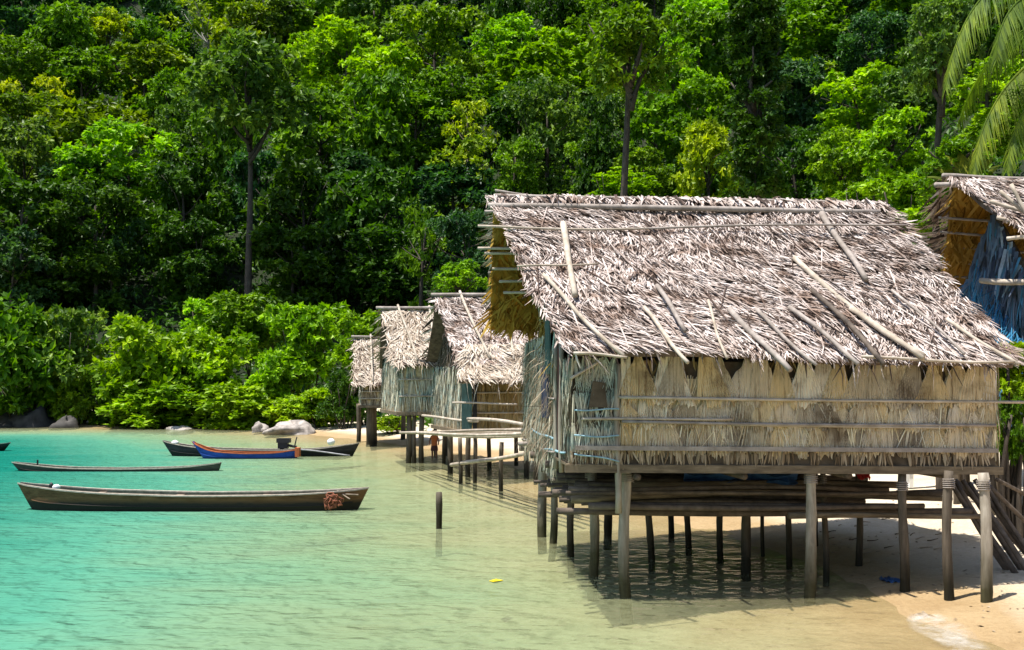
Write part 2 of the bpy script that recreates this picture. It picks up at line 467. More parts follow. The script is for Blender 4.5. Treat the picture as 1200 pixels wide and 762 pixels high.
def water_mat():
    m, nt, b = mat('sea_water')
    nt.nodes.remove(b)
    at = nd(nt, 'ShaderNodeAttribute', attribute_name='depth')
    v1 = coords(nt, (1.0, 1.25, 1)); v2 = coords(nt, (.8, 1.3, 1))
    n1 = nd(nt, 'ShaderNodeTexNoise', Scale=1.5, Detail=2.0, Roughness=.5, Distortion=.25); nt.links.new(v1, n1.inputs['Vector'])
    n2 = nd(nt, 'ShaderNodeTexNoise', Scale=4.2, Detail=2.0, Roughness=.5, Distortion=.2); nt.links.new(v2, n2.inputs['Vector'])
    n3 = nd(nt, 'ShaderNodeTexNoise', Scale=.25, Detail=3.0, Roughness=.6); nt.links.new(coords(nt, (.6, 1.6, 1)), n3.inputs['Vector'])
    a = nt.nodes.new('ShaderNodeMath'); a.operation = 'MULTIPLY_ADD'
    nt.links.new(n2.outputs[0], a.inputs[0]); a.inputs[1].default_value = .35; nt.links.new(n1.outputs[0], a.inputs[2])
    bp = nd(nt, 'ShaderNodeBump', Strength=1.0, Distance=.36); nt.links.new(a.outputs[0], bp.inputs['Height'])
    bp2 = nd(nt, 'ShaderNodeBump', Strength=1.0, Distance=.09); nt.links.new(a.outputs[0], bp2.inputs['Height'])
    # body colour of the water by depth
    dv = nt.nodes.new('ShaderNodeMath'); dv.operation = 'MULTIPLY_ADD'
    nt.links.new(n3.outputs[0], dv.inputs[0]); dv.inputs[1].default_value = .5
    sb = nt.nodes.new('ShaderNodeMath'); sb.operation = 'SUBTRACT'; nt.links.new(at.outputs['Fac'], sb.inputs[0]); sb.inputs[1].default_value = .38
    nt.links.new(sb.outputs[0], dv.inputs[2])
    dd = nt.nodes.new('ShaderNodeMapRange'); nt.links.new(dv.outputs[0], dd.inputs[0]); dd.inputs[2].default_value = 2.0
    colr = ramp(nt, dd.outputs[0], ((0, (.28, .26, .14)), (.22, (.255, .29, .16)), (.45, (.175, .295, .175)), (.62, (.075, .26, .175)), (.92, (.008, .165, .12))))
    df = nd(nt, 'ShaderNodeBsdfDiffuse'); nt.links.new(colr, df.inputs[0]); nt.links.new(bp.outputs[0], df.inputs['Normal'])
    tr = nt.nodes.new('ShaderNodeBsdfTransparent')
    nt.links.new(ramp(nt, dd.outputs[0], ((0, (.97, .97, .92)), (.5, (.55, .9, .75)), (1, (.3, .8, .7)))), tr.inputs[0])
    op = nt.nodes.new('ShaderNodeMapRange'); nt.links.new(at.outputs['Fac'], op.inputs[0])
    op.inputs[1].default_value = 0; op.inputs[2].default_value = 1.3; op.inputs[3].default_value = .15; op.inputs[4].default_value = .92
    m1 = nt.nodes.new('ShaderNodeMixShader'); nt.links.new(op.outputs[0], m1.inputs[0])
    nt.links.new(tr.outputs[0], m1.inputs[1]); nt.links.new(df.outputs[0], m1.inputs[2])
    gl = nd(nt, 'ShaderNodeBsdfGlossy', Roughness=.08); nt.links.new(bp2.outputs[0], gl.inputs['Normal'])
    fr = nd(nt, 'ShaderNodeFresnel', IOR=1.33); nt.links.new(bp2.outputs[0], fr.inputs['Normal'])
    fm = nt.nodes.new('ShaderNodeMath'); fm.operation = 'MULTIPLY'; nt.links.new(fr.outputs[0], fm.inputs[0]); fm.inputs[1].default_value = .36
    m2 = nt.nodes.new('ShaderNodeMixShader'); nt.links.new(fm.outputs[0], m2.inputs[0])
    nt.links.new(m1.outputs[0], m2.inputs[1]); nt.links.new(gl.outputs[0], m2.inputs[2])
    nt.links.new(m2.outputs[0], nt.nodes['Material Output'].inputs[0])
    return m


wx = axis([(-400, -60, 10), (-60, -12, 2), (-12, 12, .5)])
wy = axis([(-110, 4, 6), (4, 40, .6), (40, 90, 1.5)])
water, WX, WY = grid_mesh('water', wx, wy, lambda X, Y: np.zeros_like(X), water_mat(), mask=lambda X, Y: height(X, Y) < .06)
da = water.data.attributes.new('depth', 'FLOAT', 'POINT')
da.data.foreach_set('value', np.maximum(0, -height(WX, WY)).reshape(-1))
tag(water, kind='structure')


def ground_z(x, y):
    return float(height(np.array([x]), np.array([y]))[0])


def ground_hit(px, py):
    Ds = np.arange(6, 240, .05)
    X = (px - XC) * Ds / F; Z = EYE + (YH - py) * Ds / F
    G = np.maximum(height(X, Ds), 0.0)
    k = int(np.argmax(Z <= G))
    return Vector((X[k], Ds[k], G[k]))


# ------------------------------------------------------------------ hut pieces
class Patch:
    """four-cornered roof surface: u along the ridge (A to B), v from ridge down to the eave (A to D)"""
    def __init__(s, A, B, C, D, sag=.06, seed=0):
        s.A, s.B, s.C, s.D = [np.array(q, float) for q in (A, B, C, D)]
        s.sag = sag; s.seed = seed
        s.n = nrm(np.cross(s.D - s.A, s.B - s.A))
        if s.n[2] < 0: s.n = -s.n

    def at(s, u, v, off=0.0):
        u = np.asarray(u, float)[..., None]; v = np.asarray(v, float)[..., None]
        p = (s.A * (1 - u) + s.B * u) * (1 - v) + (s.D * (1 - u) + s.C * u) * v
        w = -s.sag * np.sin(np.pi * np.clip(v, 0, 1)) + .035 * np.sin(u * 9 + v * 5 + s.seed) * np.sin(v * 7 + u * 3 - s.seed) - .04 * np.sin(np.pi * u) * (1 - v)
        return p + s.n * (w + off)

    def du(s): return nrm(s.B - s.A)
    def dv(s): return nrm(s.D + s.C - s.A - s.B)

    def pix(s, x, y, off=0.0):
        """the roof point seen at pixel x, y"""
        u, v = .5, .5
        def proj(u, v):
            p = s.at(u, v, off); return np.array([XC + F * p[0] / p[1], YH - F * (p[2] - EYE) / p[1]])
        for _ in range(12):
            f = proj(u, v) - np.array([x, y]); e = 1e-4
            J = np.stack([(proj(u + e, v) - proj(u, v)) / e, (proj(u, v + e) - proj(u, v)) / e], 1)
            st = np.linalg.solve(J, f); u -= st[0]; v -= st[1]
        return Vector(s.at(u, v, off))


def thatch(name, patch, parent, mats, courses=18, step=.02, L=(.35, .55), W=(.022, .05), th=.09, ragged=.12, flow=.5, jitter=.22, holes=0, edge=0.02, lift=.05, under=0, ribs=0):
    mb = MB()
    nu, nv = 24, 14
    us = np.linspace(0, 1, nu); vs = np.linspace(0, .985, nv)
    U, V = np.meshgrid(us, vs)
    top = patch.at(U, V, 0).reshape(-1, 3); bot = patch.at(U, V, -th).reshape(-1, 3)
    N = nu * nv
    fs = []
    for j in range(nv - 1):
        for i in range(nu - 1):
            a = j * nu + i
            fs.append((a, a + nu, a + nu + 1, a + 1)); fs.append((N + a, N + a + 1, N + a + nu + 1, N + a + nu))
    for i in range(nu - 1):
        fs.append((i, i + 1, N + i + 1, N + i)); a = (nv - 1) * nu + i
        fs.append((a, N + a, N + a + 1, a + 1))
    for j in range(nv - 1):
        a = j * nu; fs.append((a, N + a, N + a + nu, a + nu)); a = j * nu + nu - 1
        fs.append((a, a + nu, N + a + nu, N + a))
    mb.add(np.concatenate([top, bot]), fs, 1)
    width = np.linalg.norm(patch.B - patch.A); slope = np.linalg.norm(patch.D - patch.A)
    du, dv, n = patch.du(), patch.dv(), patch.n
    rng = np.random.default_rng(int(patch.seed * 100) + 5)
    for k in range(courses):
        cnt = int(width / step)
        u = rng.uniform(-edge, 1 + edge, cnt)
        v0 = (k + .1) / courses - .3 / courses
        wav = .35 / courses * np.sin(u * 11 + k * 1.7) + .25 / courses * np.sin(u * 31 + k)
        v = v0 + wav + rng.normal(0, .25 / courses, cnt)
        v = np.clip(v, -.01, 1)
        # leaflets lie in two slants, patch by patch
        fl = .30 + flow * np.sin(u * 6.0 + k * .16 + patch.seed) + .3 * np.sin(u * 17 - k * .5)
        ang = fl + rng.normal(0, jitter, cnt) + np.where(rng.random(cnt) < .5, .2, -.2)
        d = np.outer(np.cos(ang), dv) + np.outer(np.sin(ang), du) + np.outer(rng.normal(.05, lift, cnt), n)
        off = .012 + rng.random(cnt) * .045
        p = patch.at(u, v, 0) + off[:, None] * n
        Ls = rng.uniform(*L, cnt) * np.where(v > .9, 1 + ragged * rng.random(cnt), 1)
        over = (v * slope + Ls * np.cos(ang)) - slope * (1.0 + .01) - ragged * rng.random(cnt) ** 2 * 1.6
        Ls = np.where(over > 0, np.maximum(.12, Ls - over), Ls)
        nn = n + rng.normal(0, .35, (cnt, 3))
        blades(mb, p, d, nn, Ls, rng.uniform(*W, cnt), rng.normal(.03, .07, cnt), 0)
    for _ in range(ribs):
        u0, v0 = rng.uniform(.02, .95), rng.uniform(.05, .85); lv = rng.uniform(.08, .3); du_ = rng.uniform(-.06, .1)
        q = [Vector(patch.at(u0 + du_ * f, min(.99, v0 + lv * f), .055 + .02 * math.sin(3 * f))) for f in (0, .35, .7, 1)]
        mb.tube(q, [.011, .012, .010, .006], 5, 0)
    if under:
        u = rng.uniform(0, 1, under); v = rng.uniform(0, .95, under)
        p = patch.at(u, v, -th - .01) - rng.random((under, 1)) * .04 * n
        d = dv + np.outer(rng.normal(0, .5, under), du)
        blades(mb, p, d, -n + rng.normal(0, .3, (under, 3)), rng.uniform(.3, .6, under), rng.uniform(.03, .07, under), .03, 1)
    # loose strands hanging from the eave
    cnt = int(width * 9)
    u = rng.random(cnt)
    p = patch.at(u, np.full(cnt, .985), 0)
    d = np.tile(np.array([0, 0, -1.0]), (cnt, 1)) + rng.normal(0, .35, (cnt, 3)) + .55 * dv
    blades(mb, p, d, n + rng.normal(0, .6, (cnt, 3)), rng.uniform(.05, .12 + ragged * 1.6, cnt) , rng.uniform(.012, .03, cnt), .1, 0)
    return mb.build(name, mats, parent)


def leaf_wall(name, p0, p1, z0, z1, parent, m, tiers=((1.0, .55), (.72, .2), (.38, -.06)), fan=.34, per=16, out=None, spread=.55, width=(.015, .034), th=.05, dz1=0.0, gaps=0.0, seed=1, base_mat=None, droop=0.0):
    """a wall of split palm leaf: a thin backing and tiers of fanned leaf strips. p0, p1 plan points; dz1 drops the p1 end"""
    rng = np.random.default_rng(seed)
    p0 = np.array([p0[0], p0[1], 0.0]); p1 = np.array([p1[0], p1[1], 0.0])
    t = nrm(p1 - p0); Lw = np.linalg.norm(p1 - p0)
    o = np.array([t[1], -t[0], 0.0]) if out is None else np.array(out, float)
    mb = MB()
    c = [tuple(q) for q in (p0 + [0, 0, z0], p1 + [0, 0, z0 + dz1], p1 + [0, 0, z1 + dz1], p0 + [0, 0, z1])]
    mb.quad_slab(*c, th, 1)
    H = z1 - z0
    for (a, b) in tiers:
        zt, zb = z0 + H * a, z0 + H * b
        nf = max(1, int(Lw / fan))
        for k in range(nf + 1):
            cx = (k + rng.uniform(-.25, .25)) * Lw / nf
            if rng.random() < gaps: continue
            npb = per
            q = np.linspace(-1, 1, npb) + rng.normal(0, .12, npb)
            bx = np.clip(cx + q * fan * .36, 0, Lw)
            base = p0 + np.outer(bx, t)
            zz = zt + rng.normal(0, .025, npb) - droop * np.abs(q) + dz1 * bx / Lw
            base[:, 2] = zz
            base = base + np.outer(.012 + rng.random(npb) * .03, o)
            sgn = spread * rng.uniform(.4, 1.1) * (1 if rng.random() < .75 else -.5)
            ang = q * sgn * .55 + rng.normal(0, .09, npb)
            d = np.outer(np.sin(ang), t) + np.outer(rng.normal(.03, .05, npb), o); d[:, 2] = -np.cos(ang)
            Ls = (zt - zb) * rng.uniform(.75, 1.08, npb)
            ex = bx + np.sin(ang) * Ls
            ok = (ex > -.06) & (ex < Lw + .06)
            if not ok.any(): continue
            nn = np.tile(o, (npb, 1)) + rng.normal(0, .3, (npb, 3))
            blades(mb, base[ok], d[ok], nn[ok], Ls[ok], rng.uniform(*width, npb)[ok], rng.normal(.02, .03, npb)[ok], 0)
    return mb.build(name, [m, base_mat or M['wall_dark']], parent)


def pole_obj(name, a, b, r, m, parent=None, r1=None, n=8, wob=.012, segs=8, label=None):
    mb = MB(); mb.pole(a, b, r, r1, n, segs, wob)
    o = mb.build(name, m, parent, True)
    if label: o['label'] = label
    return o


def fan_wall(name, p0, p1, z0, z1, parent, m, tiers, pitch=.3, seed=1, dz1=0.0, w0=.06, w1=.27, gaps=.0):
    """pleated palm fans, narrow at the top and spreading downward, overlapping like scales"""
    rng = np.random.default_rng(seed)
    p0 = np.array([p0[0], p0[1], 0.0]); p1 = np.array([p1[0], p1[1], 0.0])
    t = nrm(p1 - p0); Lw = np.linalg.norm(p1 - p0); o = np.array([t[1], -t[0], 0.0])
    H = z1 - z0; mb = MB()
    for ti, (a, b) in enumerate(tiers):
        zt, zb = z0 + H * a, z0 + H * b
        nf = int(Lw / pitch)
        for k in range(nf + 1):
            if rng.random() < gaps: continue
            cx = (k + rng.uniform(-.3, .3)) * Lw / nf
            npl = int(rng.integers(12, 19)); cols = 2 * npl + 1; rows = 5
            lean = rng.normal(0, .12); top = w0 * (rng.uniform(.4, 2.0) if ti == len(tiers) - 1 else rng.uniform(.5, 2.2)); bot = w1 * rng.uniform(.75, 1.25)
            off = .015 + .018 * rng.random() + .016 * ti
            zt = z0 + H * a + (rng.uniform(-.10, .03) if ti == len(tiers) - 1 else 0)
            rag = rng.normal(0, .03, cols) + .05 * np.sin(np.linspace(0, 9, cols) + rng.uniform(0, 6)); amp = rng.uniform(.005, .009)
            V, Fc = [], []
            for r in range(rows):
                f = r / (rows - 1)
                for c in range(cols):
                    q = c / npl - 1
                    hw = top + (bot - top) * f ** .8
                    x = np.clip(cx + q * hw + lean * f * (zt - zb), -.03, Lw + .03)
                    z = zt - (zt - zb) * f * (1 - .05 * q * q) + (rag[c] if r == rows - 1 else rag[c] * 1.5 if r == 0 else 0) - .05 * q * q * (1 - f)
                    d = off + (amp * (1 if c % 2 else -1)) * (.4 + f) + .02 * f
                    V.append(p0 + t * x + o * d + np.array([0, 0, z + dz1 * x / Lw]))
            for r in range(rows - 1):
                for c in range(cols - 1):
                    i0 = r * cols + c; Fc.append((i0, i0 + cols, i0 + cols + 1, i0 + 1))
            mb.add(V, Fc)
    return mb.build(name, m, parent)


HUT_GROUP = 'stilt huts along the shore'
# ------------------------------------------------------------------ the big hut
hut = empty('stilt_hut', (.84, 15.2, 0), 'large palm-thatched stilt hut with long leaf wall standing over the shallows', 'hut', HUT_GROUP)
a5 = math.radians(5)
W5 = np.array([math.cos(a5), math.sin(a5)]); D5 = np.array([-math.sin(a5), math.cos(a5)])
O5 = np.array([.84, 15.2])


def hp(u, w, z):
    q = O5 + W5 * u + D5 * w
    return Vector((q[0], q[1], z))


ridgeA = P(578, 233, 18.75); ridgeB = P(1032, 241, 19.25)
front = Patch(ridgeA, ridgeB, P(1192, 428, 15.45), P(670, 413, 14.85), .07, .3)
back = Patch(ridgeB + Vector((0, .03, 0)), ridgeA + Vector((0, .03, 0)), P(574, 385, 21.7), P(962, 398, 22.2), .07, 1.3)
roof = thatch('roof', front, hut, [M['thatch'], M['thatch_base']], courses=44, step=.0100, L=(.12, .28), W=(.011, .027), ragged=.22, jitter=.19, lift=.06, flow=.45, ribs=110)
roof_b = thatch('roof', back, hut, [M['thatch'], M['thatch_backlit']], courses=24, step=.02, L=(.2, .4), W=(.014, .032), under=2600, edge=0.0)
# ridge cover: a fringe of bent leaf under two long poles
mb = MB()
cnt = 900
u = NR.random(cnt)
pA, pB = np.array(ridgeA), np.array(ridgeB)
base = pA + np.outer(u, pB - pA) + np.array([0, 0, .06]) + NR.normal(0, .02, (cnt, 3))
d = np.outer(NR.normal(0, .35, cnt), front.du()) + front.dv() * 1.0 + NR.normal(0, .15, (cnt, 3))
blades(mb, base, d, front.n + NR.normal(0, .4, (cnt, 3)), NR.uniform(.2, .42, cnt), NR.uniform(.025, .06, cnt), .08)
blades(mb, base, d * [1, -1, 1], back.n + NR.normal(0, .4, (cnt, 3)), NR.uniform(.2, .42, cnt), NR.uniform(.025, .06, cnt), .08)
rc = mb.build('ridge_cover', M['thatch'], roof)


def sub(o, parent):
    o.parent = parent; o.matrix_parent_inverse = Matrix.Translation(-parent.matrix_world.translation)
    return o


bpy.context.view_layer.update()


def fixp(o):
    """keep a child where it was built, whatever its parents' offsets"""
    off = Vector((0, 0, 0)); q = o.parent
    bpy.context.view_layer.update()
    o.matrix_parent_inverse = q.matrix_world.inverted()


fixp(rc)
ROOFPOLES = [((660, 262), (674, 346), .062, 'bamboo'), ((637, 322), (731, 417), .038, 'bamboo'), ((963, 250), (1015, 328), .058, 'bamboo_grey'),
             ((931, 302), (1082, 420), .05, 'bamboo'), ((952, 340), (1036, 427), .045, 'driftwood'), ((925, 360), (1006, 427), .04, 'bamboo_grey'),
             ((855, 362), (926, 434), .05, 'bamboo_grey'), ((755, 360), (806, 425), .036, 'bamboo'), ((886, 362), (957, 428), .034, 'bamboo_grey'),
             ((997, 361), (1083, 417), .05, 'bamboo'), ((770, 335), (803, 388), .042, 'bamboo_grey'), ((1110, 374), (1194, 427), .034, 'bamboo'),
             ((830, 352), (852, 420), .026, 'bamboo'), ((1045, 340), (1130, 415), .026, 'bamboo_grey'), ((606, 312), (702, 309), .02, 'bamboo'),
             ((560, 265), (760, 268), .024, 'bamboo'), ((756, 268), (1064, 264), .022, 'bamboo_grey'), ((1010, 418), (1192, 424), .025, 'bamboo'),
             ((672, 414), (735, 419), .024, 'bamboo')]
for (x0, y0), (x1, y1), r, mm in ROOFPOLES:
    o = pole_obj('roof_pole', front.pix(x0, y0, .11), front.pix(x1, y1, .13), r * .88, M[mm], roof, r * .72, wob=.02); fixp(o)
for (x0, y0, x1, y1, r, dd) in ((572, 241, 1030, 249, .05, -.30), (580, 229, 1028, 239, .035, -.05), (568, 248, 640, 246, .022, -.4), (580, 223, 645, 233, .02, .0)):
    Dd = 18.75 + dd
    o = pole_obj('ridge_pole', P(x0, y0, Dd), P(x1, y1, Dd + .5 * (x1 - x0) / 450), r, M['bamboo_grey'], roof, r * .9, wob=.004); fixp(o)
# purlin ends that stick out of the open gable
for (x, y, dx) in ((560, 291, 50), (568, 297, 40), (577, 315, 36), (585, 330, 32), (590, 343, 38), (1062, 262, -40)):
    Dq = 18.9 + (y - 240) * .012
    o = pole_obj('purlin', P(x, y, Dq), P(x + dx + 40 * (1 if dx > 0 else -1), y + 1, Dq - .2), .025, M['bamboo'], roof, wob=.01); fixp(o)
for y0, D0 in ((262, 19.6), (290, 20.3), (320, 21.0), (348, 21.7)):
    o = pole_obj('purlin', P(572, y0, D0), P(680, y0 + 4, D0 + .2), .03, M['bamboo_grey'], roof_b, wob=.01); fixp(o)
# gable leaf panel and rafters at the left end
mb = MB()
for k in range(7):
    q0 = np.array(front.at(.035, .25 + k * .1, -.12)); mb.pole(q0, q0 + np.array([.1, 2.6 - k * .1, -.5 - .1 * k]), .022, n=6, segs=4)
o = mb.build('gable_frame', M['bamboo_grey'], hut, True); fixp(o)
gp = [hp(.12, 1.3, 3.35), hp(.12, 3.7, 5.2), hp(.12, 5.9, 3.5)]
mb = MB()
cnt = 700
bar = NR.dirichlet((1, 1, 1), cnt)
pts = bar @ np.array([list(q) for q in gp])
d = np.tile([0., 0., -1.], (cnt, 1)) + NR.normal(0, .25, (cnt, 3))
blades(mb, pts, d, np.tile([-1., -.2, .2], (cnt, 1)) + NR.normal(0, .3, (cnt, 3)), NR.uniform(.3, .6, cnt), NR.uniform(.03, .06, cnt), .05)
mb.add([tuple(q) for q in gp] + [tuple(q + Vector((.04, 0, 0))) for q in gp], [(0, 1, 2), (5, 4, 3), (0, 3, 4, 1), (1, 4, 5, 2), (2, 5, 3, 0)], 1)
o = mb.build('gable_panel', [M['thatch_backlit'], M['thatch_base']], hut); fixp(o)

ZF = 1.86          # floor level
# front wall
HL = 6.02
def fw(u): return hp(u, 0, 0)
wl = leaf_wall('wall', fw(.66), fw(HL), ZF + .2, 3.06, hut, M['wall'], tiers=((1.02, .60), (.76, .30), (.42, -.04)), fan=.29, per=16, dz1=-.07, seed=3, spread=.85, gaps=.02, width=(.007, .017), base_mat=M['wall_tan'])
fixp(wl)
fw_ = fan_wall('leaf_panel', fw(.68), fw(HL - .03), ZF + .2, 3.08, hut, M['fans'], ((.46, -.03), (.74, .34), (1.33, .64)), .27, 77, -.07); fixp(fw_)
# short brighter tier under the eave
w2 = leaf_wall('eave_panel', hp(1.0, .05, 0), hp(HL - .1, .05, 0), 2.86, 3.3, hut, M['wall_gold'], tiers=((1.0, .15),), fan=.36, per=8, dz1=-.07, seed=8, gaps=.55, spread=.9)
fixp(w2)
def zz(u, z): return hp(u, -.085, z - .07 * u / HL)
for (u0, u1, z, r, mm) in ((.62, 6.75, 2.80, .02, 'bamboo'), (.1, 2.2, 2.50, .018, 'bamboo'), (.66, 6.0, 2.47, .02, 'bamboo_grey'), (2.2, 5.4, 2.44, .017, 'bamboo')):
    o = pole_obj('batten', zz(u0, z), zz(u1, z + R.uniform(-.02, .02)), r, M[mm], hut, wob=.003); fixp(o)
mb = MB(); mb.box(hp(3.02, -.09, 2.07), Vector((3.0 * W5[0], 3.0 * W5[1], -.035)), Vector((D5[0] * .02, D5[1] * .02, 0)), (0, 0, .03)); mb.build('sill_board', M['bamboo_grey'], hut); fixp(bpy.context.scene.objects[-1]) if False else None
o = [q for q in hut.children if q.name.startswith('sill_board')][0]; fixp(o)
# fringe of leaf stubs under the sill
w3 = leaf_wall('skirt', hp(-.05, -.02, 0), hp(HL, -.02, 0), 1.83, 2.06, hut, M['wall_brown'], tiers=((1.0, .1),), fan=.2, per=10, dz1=-.07, seed=9, gaps=.15)
fixp(w3)
# front corner panel with blue cords
w4 = leaf_wall('corner_panel', fw(-.02), fw(.58), ZF + .03, 3.32, hut, M['wall_teal'], tiers=((1.0, .68), (.66, .33), (.36, .0)), fan=.13, per=26, seed=4, spread=.9, width=(.01, .026))
fixp(w4)
mb = MB(); mb.quad_slab(zz(.2, 2.66), zz(.46, 2.66), zz(.42, 3.0), zz(.26, 3.02), .03); o = mb.build('window', M['wall_dark'], hut); fixp(o)
for z, dz in ((2.62, .02), (2.28, .0), (2.02, -.1)):
    o = pole_obj('cord', zz(.0, z), zz(.62, z + dz), .012, M['rope_blue'], hut, wob=.03, n=6); fixp(o)
o = pole_obj('corner_post', hp(.62, -.03, 1.2), hp(.62, -.02, 3.25), .045, M['post'], hut); fixp(o)
o = pole_obj('brace', zz(-.05, 3.05), zz(.32, 3.27), .02, M['bamboo'], hut); fixp(o)
# left side wall
sw = leaf_wall('wall', hp(0, 6.4, 0), hp(0, 1.45, 0), ZF - .1, 3.75, hut, M['wall_teal'], tiers=((1.0, .6), (.72, .32), (.42, .05), (.2, -.12)), fan=.3, per=20, seed=5, spread=1.0, width=(.014, .04))
cnt = 900
mb = MB()
ww = NR.uniform(1.5, 6.3, cnt); hz = NR.uniform(1.9, 3.6, cnt)
pp = np.array([list(hp(-.05 - .05 * R.random(), w, z)) for w, z in zip(ww, hz)])
blades(mb, pp, np.tile([-.05, 0, -1.], (cnt, 1)) + NR.normal(0, .35, (cnt, 3)), np.tile([-1., -.3, 0], (cnt, 1)), NR.uniform(.15, .6, cnt), NR.uniform(.006, .018, cnt), .12)
o = mb.build('frayed_fibre', M['wall_brown'], hut); fixp(o)
sw['label'] = 'frayed grey-green side wall'; fixp(sw)
sw2 = leaf_wall('wall', hp(-.02, .75, 0), hp(-.02, 0, 0), ZF, 3.3, hut, M['wall_teal'], tiers=((1.0, .6), (.66, .3), (.36, .0)), fan=.2, per=16, seed=6, width=(.012, .03)); fixp(sw2)
mb = MB(); mb.box(hp(-.10, 2.1, 3.55), (0.012, 0, 0), (D5[0] * .28, D5[1] * .28, 0), (0, 0, .42)); o = mb.build('board', M['teal_board'], hut); fixp(o)
mb = MB(); mb.box(hp(-.08, 2.6, 2.85), (0.02, 0, 0), (D5[0] * .4, D5[1] * .4, 0), (0, 0, .42)); o = mb.build('window', M['navy'], hut); fixp(o)  # dark navy box paints the unlit inside of the window opening
mb = MB(); mb.box(hp(-.03, 1.12, 2.75), (0.015, 0, 0), (D5[0] * .22, D5[1] * .22, 0), (0, 0, .75)); o = mb.build('dark_door_opening', M['maroon'], hut); fixp(o)  # dark box paints the shade inside the open door
for w in (.78, 1.42):
    o = pole_obj('door_post', hp(-.06, w, 1.7), hp(-.06, w, 3.55), .035, M['post'], hut); fixp(o)
for (w0, w1, z, mm) in ((.2, 2.6, 2.02, 'rope_blue'), (1.5, 4.5, 2.15, 'rope_blue'), (1.4, 6.3, 2.75, 'bamboo_grey'), (1.4, 6.3, 1.95, 'bamboo_grey')):
    o = pole_obj('cord' if 'rope' in mm else 'batten', hp(-.09, w0, z), hp(-.09, w1, z + R.uniform(-.1, .1)), .018, M[mm], hut, n=6); fixp(o)
# rear and right walls
o = leaf_wall('wall', hp(HL, 0, 0), hp(HL, 6.4, 0), ZF - .05, 3.4, hut, M['wall'], fan=.5, per=14, seed=12, dz1=0); fixp(o)
o = leaf_wall('wall', hp(HL, 6.4, 0), hp(0, 6.4, 0), ZF - .05, 3.5, hut, M['wall_brown'], fan=.5, per=12, seed=13); fixp(o)
# floor: slat deck and beams
mb = MB()
for k in range(40):
    w = .02 + k * .16
    mb.box(hp(3.0, w, ZF - .03 - .02 * (k % 2) * .3), Vector((W5[0], W5[1], -.012)) * 3.08, Vector((D5[0], D5[1], 0)) * .07, (0, 0, .016))
o = mb.build('floor', M['beam'], hut); fixp(o)
mb = MB(); mb.box(hp(3.0, -.03, ZF - .075), Vector((W5[0], W5[1], -.012)) * 3.12, Vector((D5[0], D5[1], 0)) * .035, (0, 0, .055)); o = mb.build('beam', M['beam'], hut); fixp(o)
for w in (2.0, 4.2, 6.3):
    o = pole_obj('beam', hp(-.15, w, ZF - .13), hp(6.4, w, ZF - .2), .06, M['driftwood'], hut, wob=.004); fixp(o)
for u in (.9, 2.4, 3.9, 5.3):
    o = pole_obj('joist', hp(u, -.0, ZF - .17), hp(u, 6.5, ZF - .17), .05, M['driftwood'], hut, wob=.004); fixp(o)
# lower rack beams that carry the stored timber
for w in (1.0, 3.4):
    o = pole_obj('rack_beam', hp(-.1, w, 1.12), hp(6.2, w, 1.06), .05, M['driftwood'], hut, wob=.004); fixp(o)
mb = MB()
for k in range(40):
    w = .55 + k * .11 + R.uniform(-.03, .03); u0 = R.uniform(-.05, .6); u1 = R.uniform(3.7, 5.4)
    mb.pole(hp(u0, w, (1.2 if k % 2 else 1.42) + R.uniform(0, .06)), hp(u1, w + R.uniform(-.1, .1), (1.17 if k % 2 else 1.40) + R.uniform(-.02, .05)), R.uniform(.028, .05), n=7, segs=7, wob=.012, jit=.12)
o = mb.build('rack_deck', M['driftwood'], hut, True); fixp(o)
# posts (pixel of the foot, radius, material)
POSTS = [(738, 701, .10, 'post'), (949, 699, .10, 'post'), (1155, 706, .095, 'post'), (1113, 703, .085, 'post_dark'), (692, 675, .095, 'post'), (672, 652, .08, 'post_dark'),
         (645, 637, .085, 'post'), (637, 617, .11, 'post'), (873, 672, .095, 'post_dark'), (763, 656, .075, 'post_dark'), (1058, 694, .085, 'post_dark'), (967, 682, .06, 'post_dark'),
         (1007, 664, .07, 'post_dark'), (845, 652, .07, 'post_dark'), (806, 641, .075, 'post_dark'), (925, 663, .065, 'post_dark'), (895, 650, .045, 'post_dark'), (712, 614, .1, 'post_dark'),
         (785, 612, .07, 'post_dark'), (957, 640, .07, 'post_dark')]
for (x, y, r, mm) in POSTS:
    g = ground_hit(x, y)
    if g.y > 21.6: g = P(x, 617, 21.5)
    gz = ground_z(g.x, g.y)
    top = Vector((g.x + R.uniform(-.05, .05), g.y + R.uniform(-.04, .04), ZF - (.1 if g.y > 15.6 else .0) - .012 * g.x * .9))
    px_ = g.x + R.uniform(-.02, .02)
    o = pole_obj('post', (px_, g.y, min(gz, 0) - .4), top, r * .84, M[mm], hut, r * .7, n=12, wob=.02, segs=14); fixp(o)
    if g.y < 17.5:
        mb = MB(); rr = r * .92
        pts = []
        for q in range(40):
            an = q * .78; zq = top.z - .24 + q * .0035; f = (zq - (min(gz, 0) - .4)) / (top.z - (min(gz, 0) - .4))
            pts.append((px_ + (top.x - px_) * f + rr * math.cos(an), g.y + (top.y - g.y) * f + rr * math.sin(an), zq))
        mb.tube(pts, .007, 5); lo_ = mb.build('lashing', M['bamboo_grey'], o); fixp(lo_)
# crooked prop and lashed boards on the landing side
for (x0, y0, x1, y1, D0, r, mm) in ((612, 505, 668, 503, 21.5, .05, 'bamboo'), (608, 520, 690, 524, 20.5, .04, 'bamboo_grey'), (640, 528, 700, 545, 17.8, .03, 'driftwood')):
    o = pole_obj('landing_pole', P(x0, y0, D0), P(x1, y1, D0 - .6), r, M[mm], hut); fixp(o)

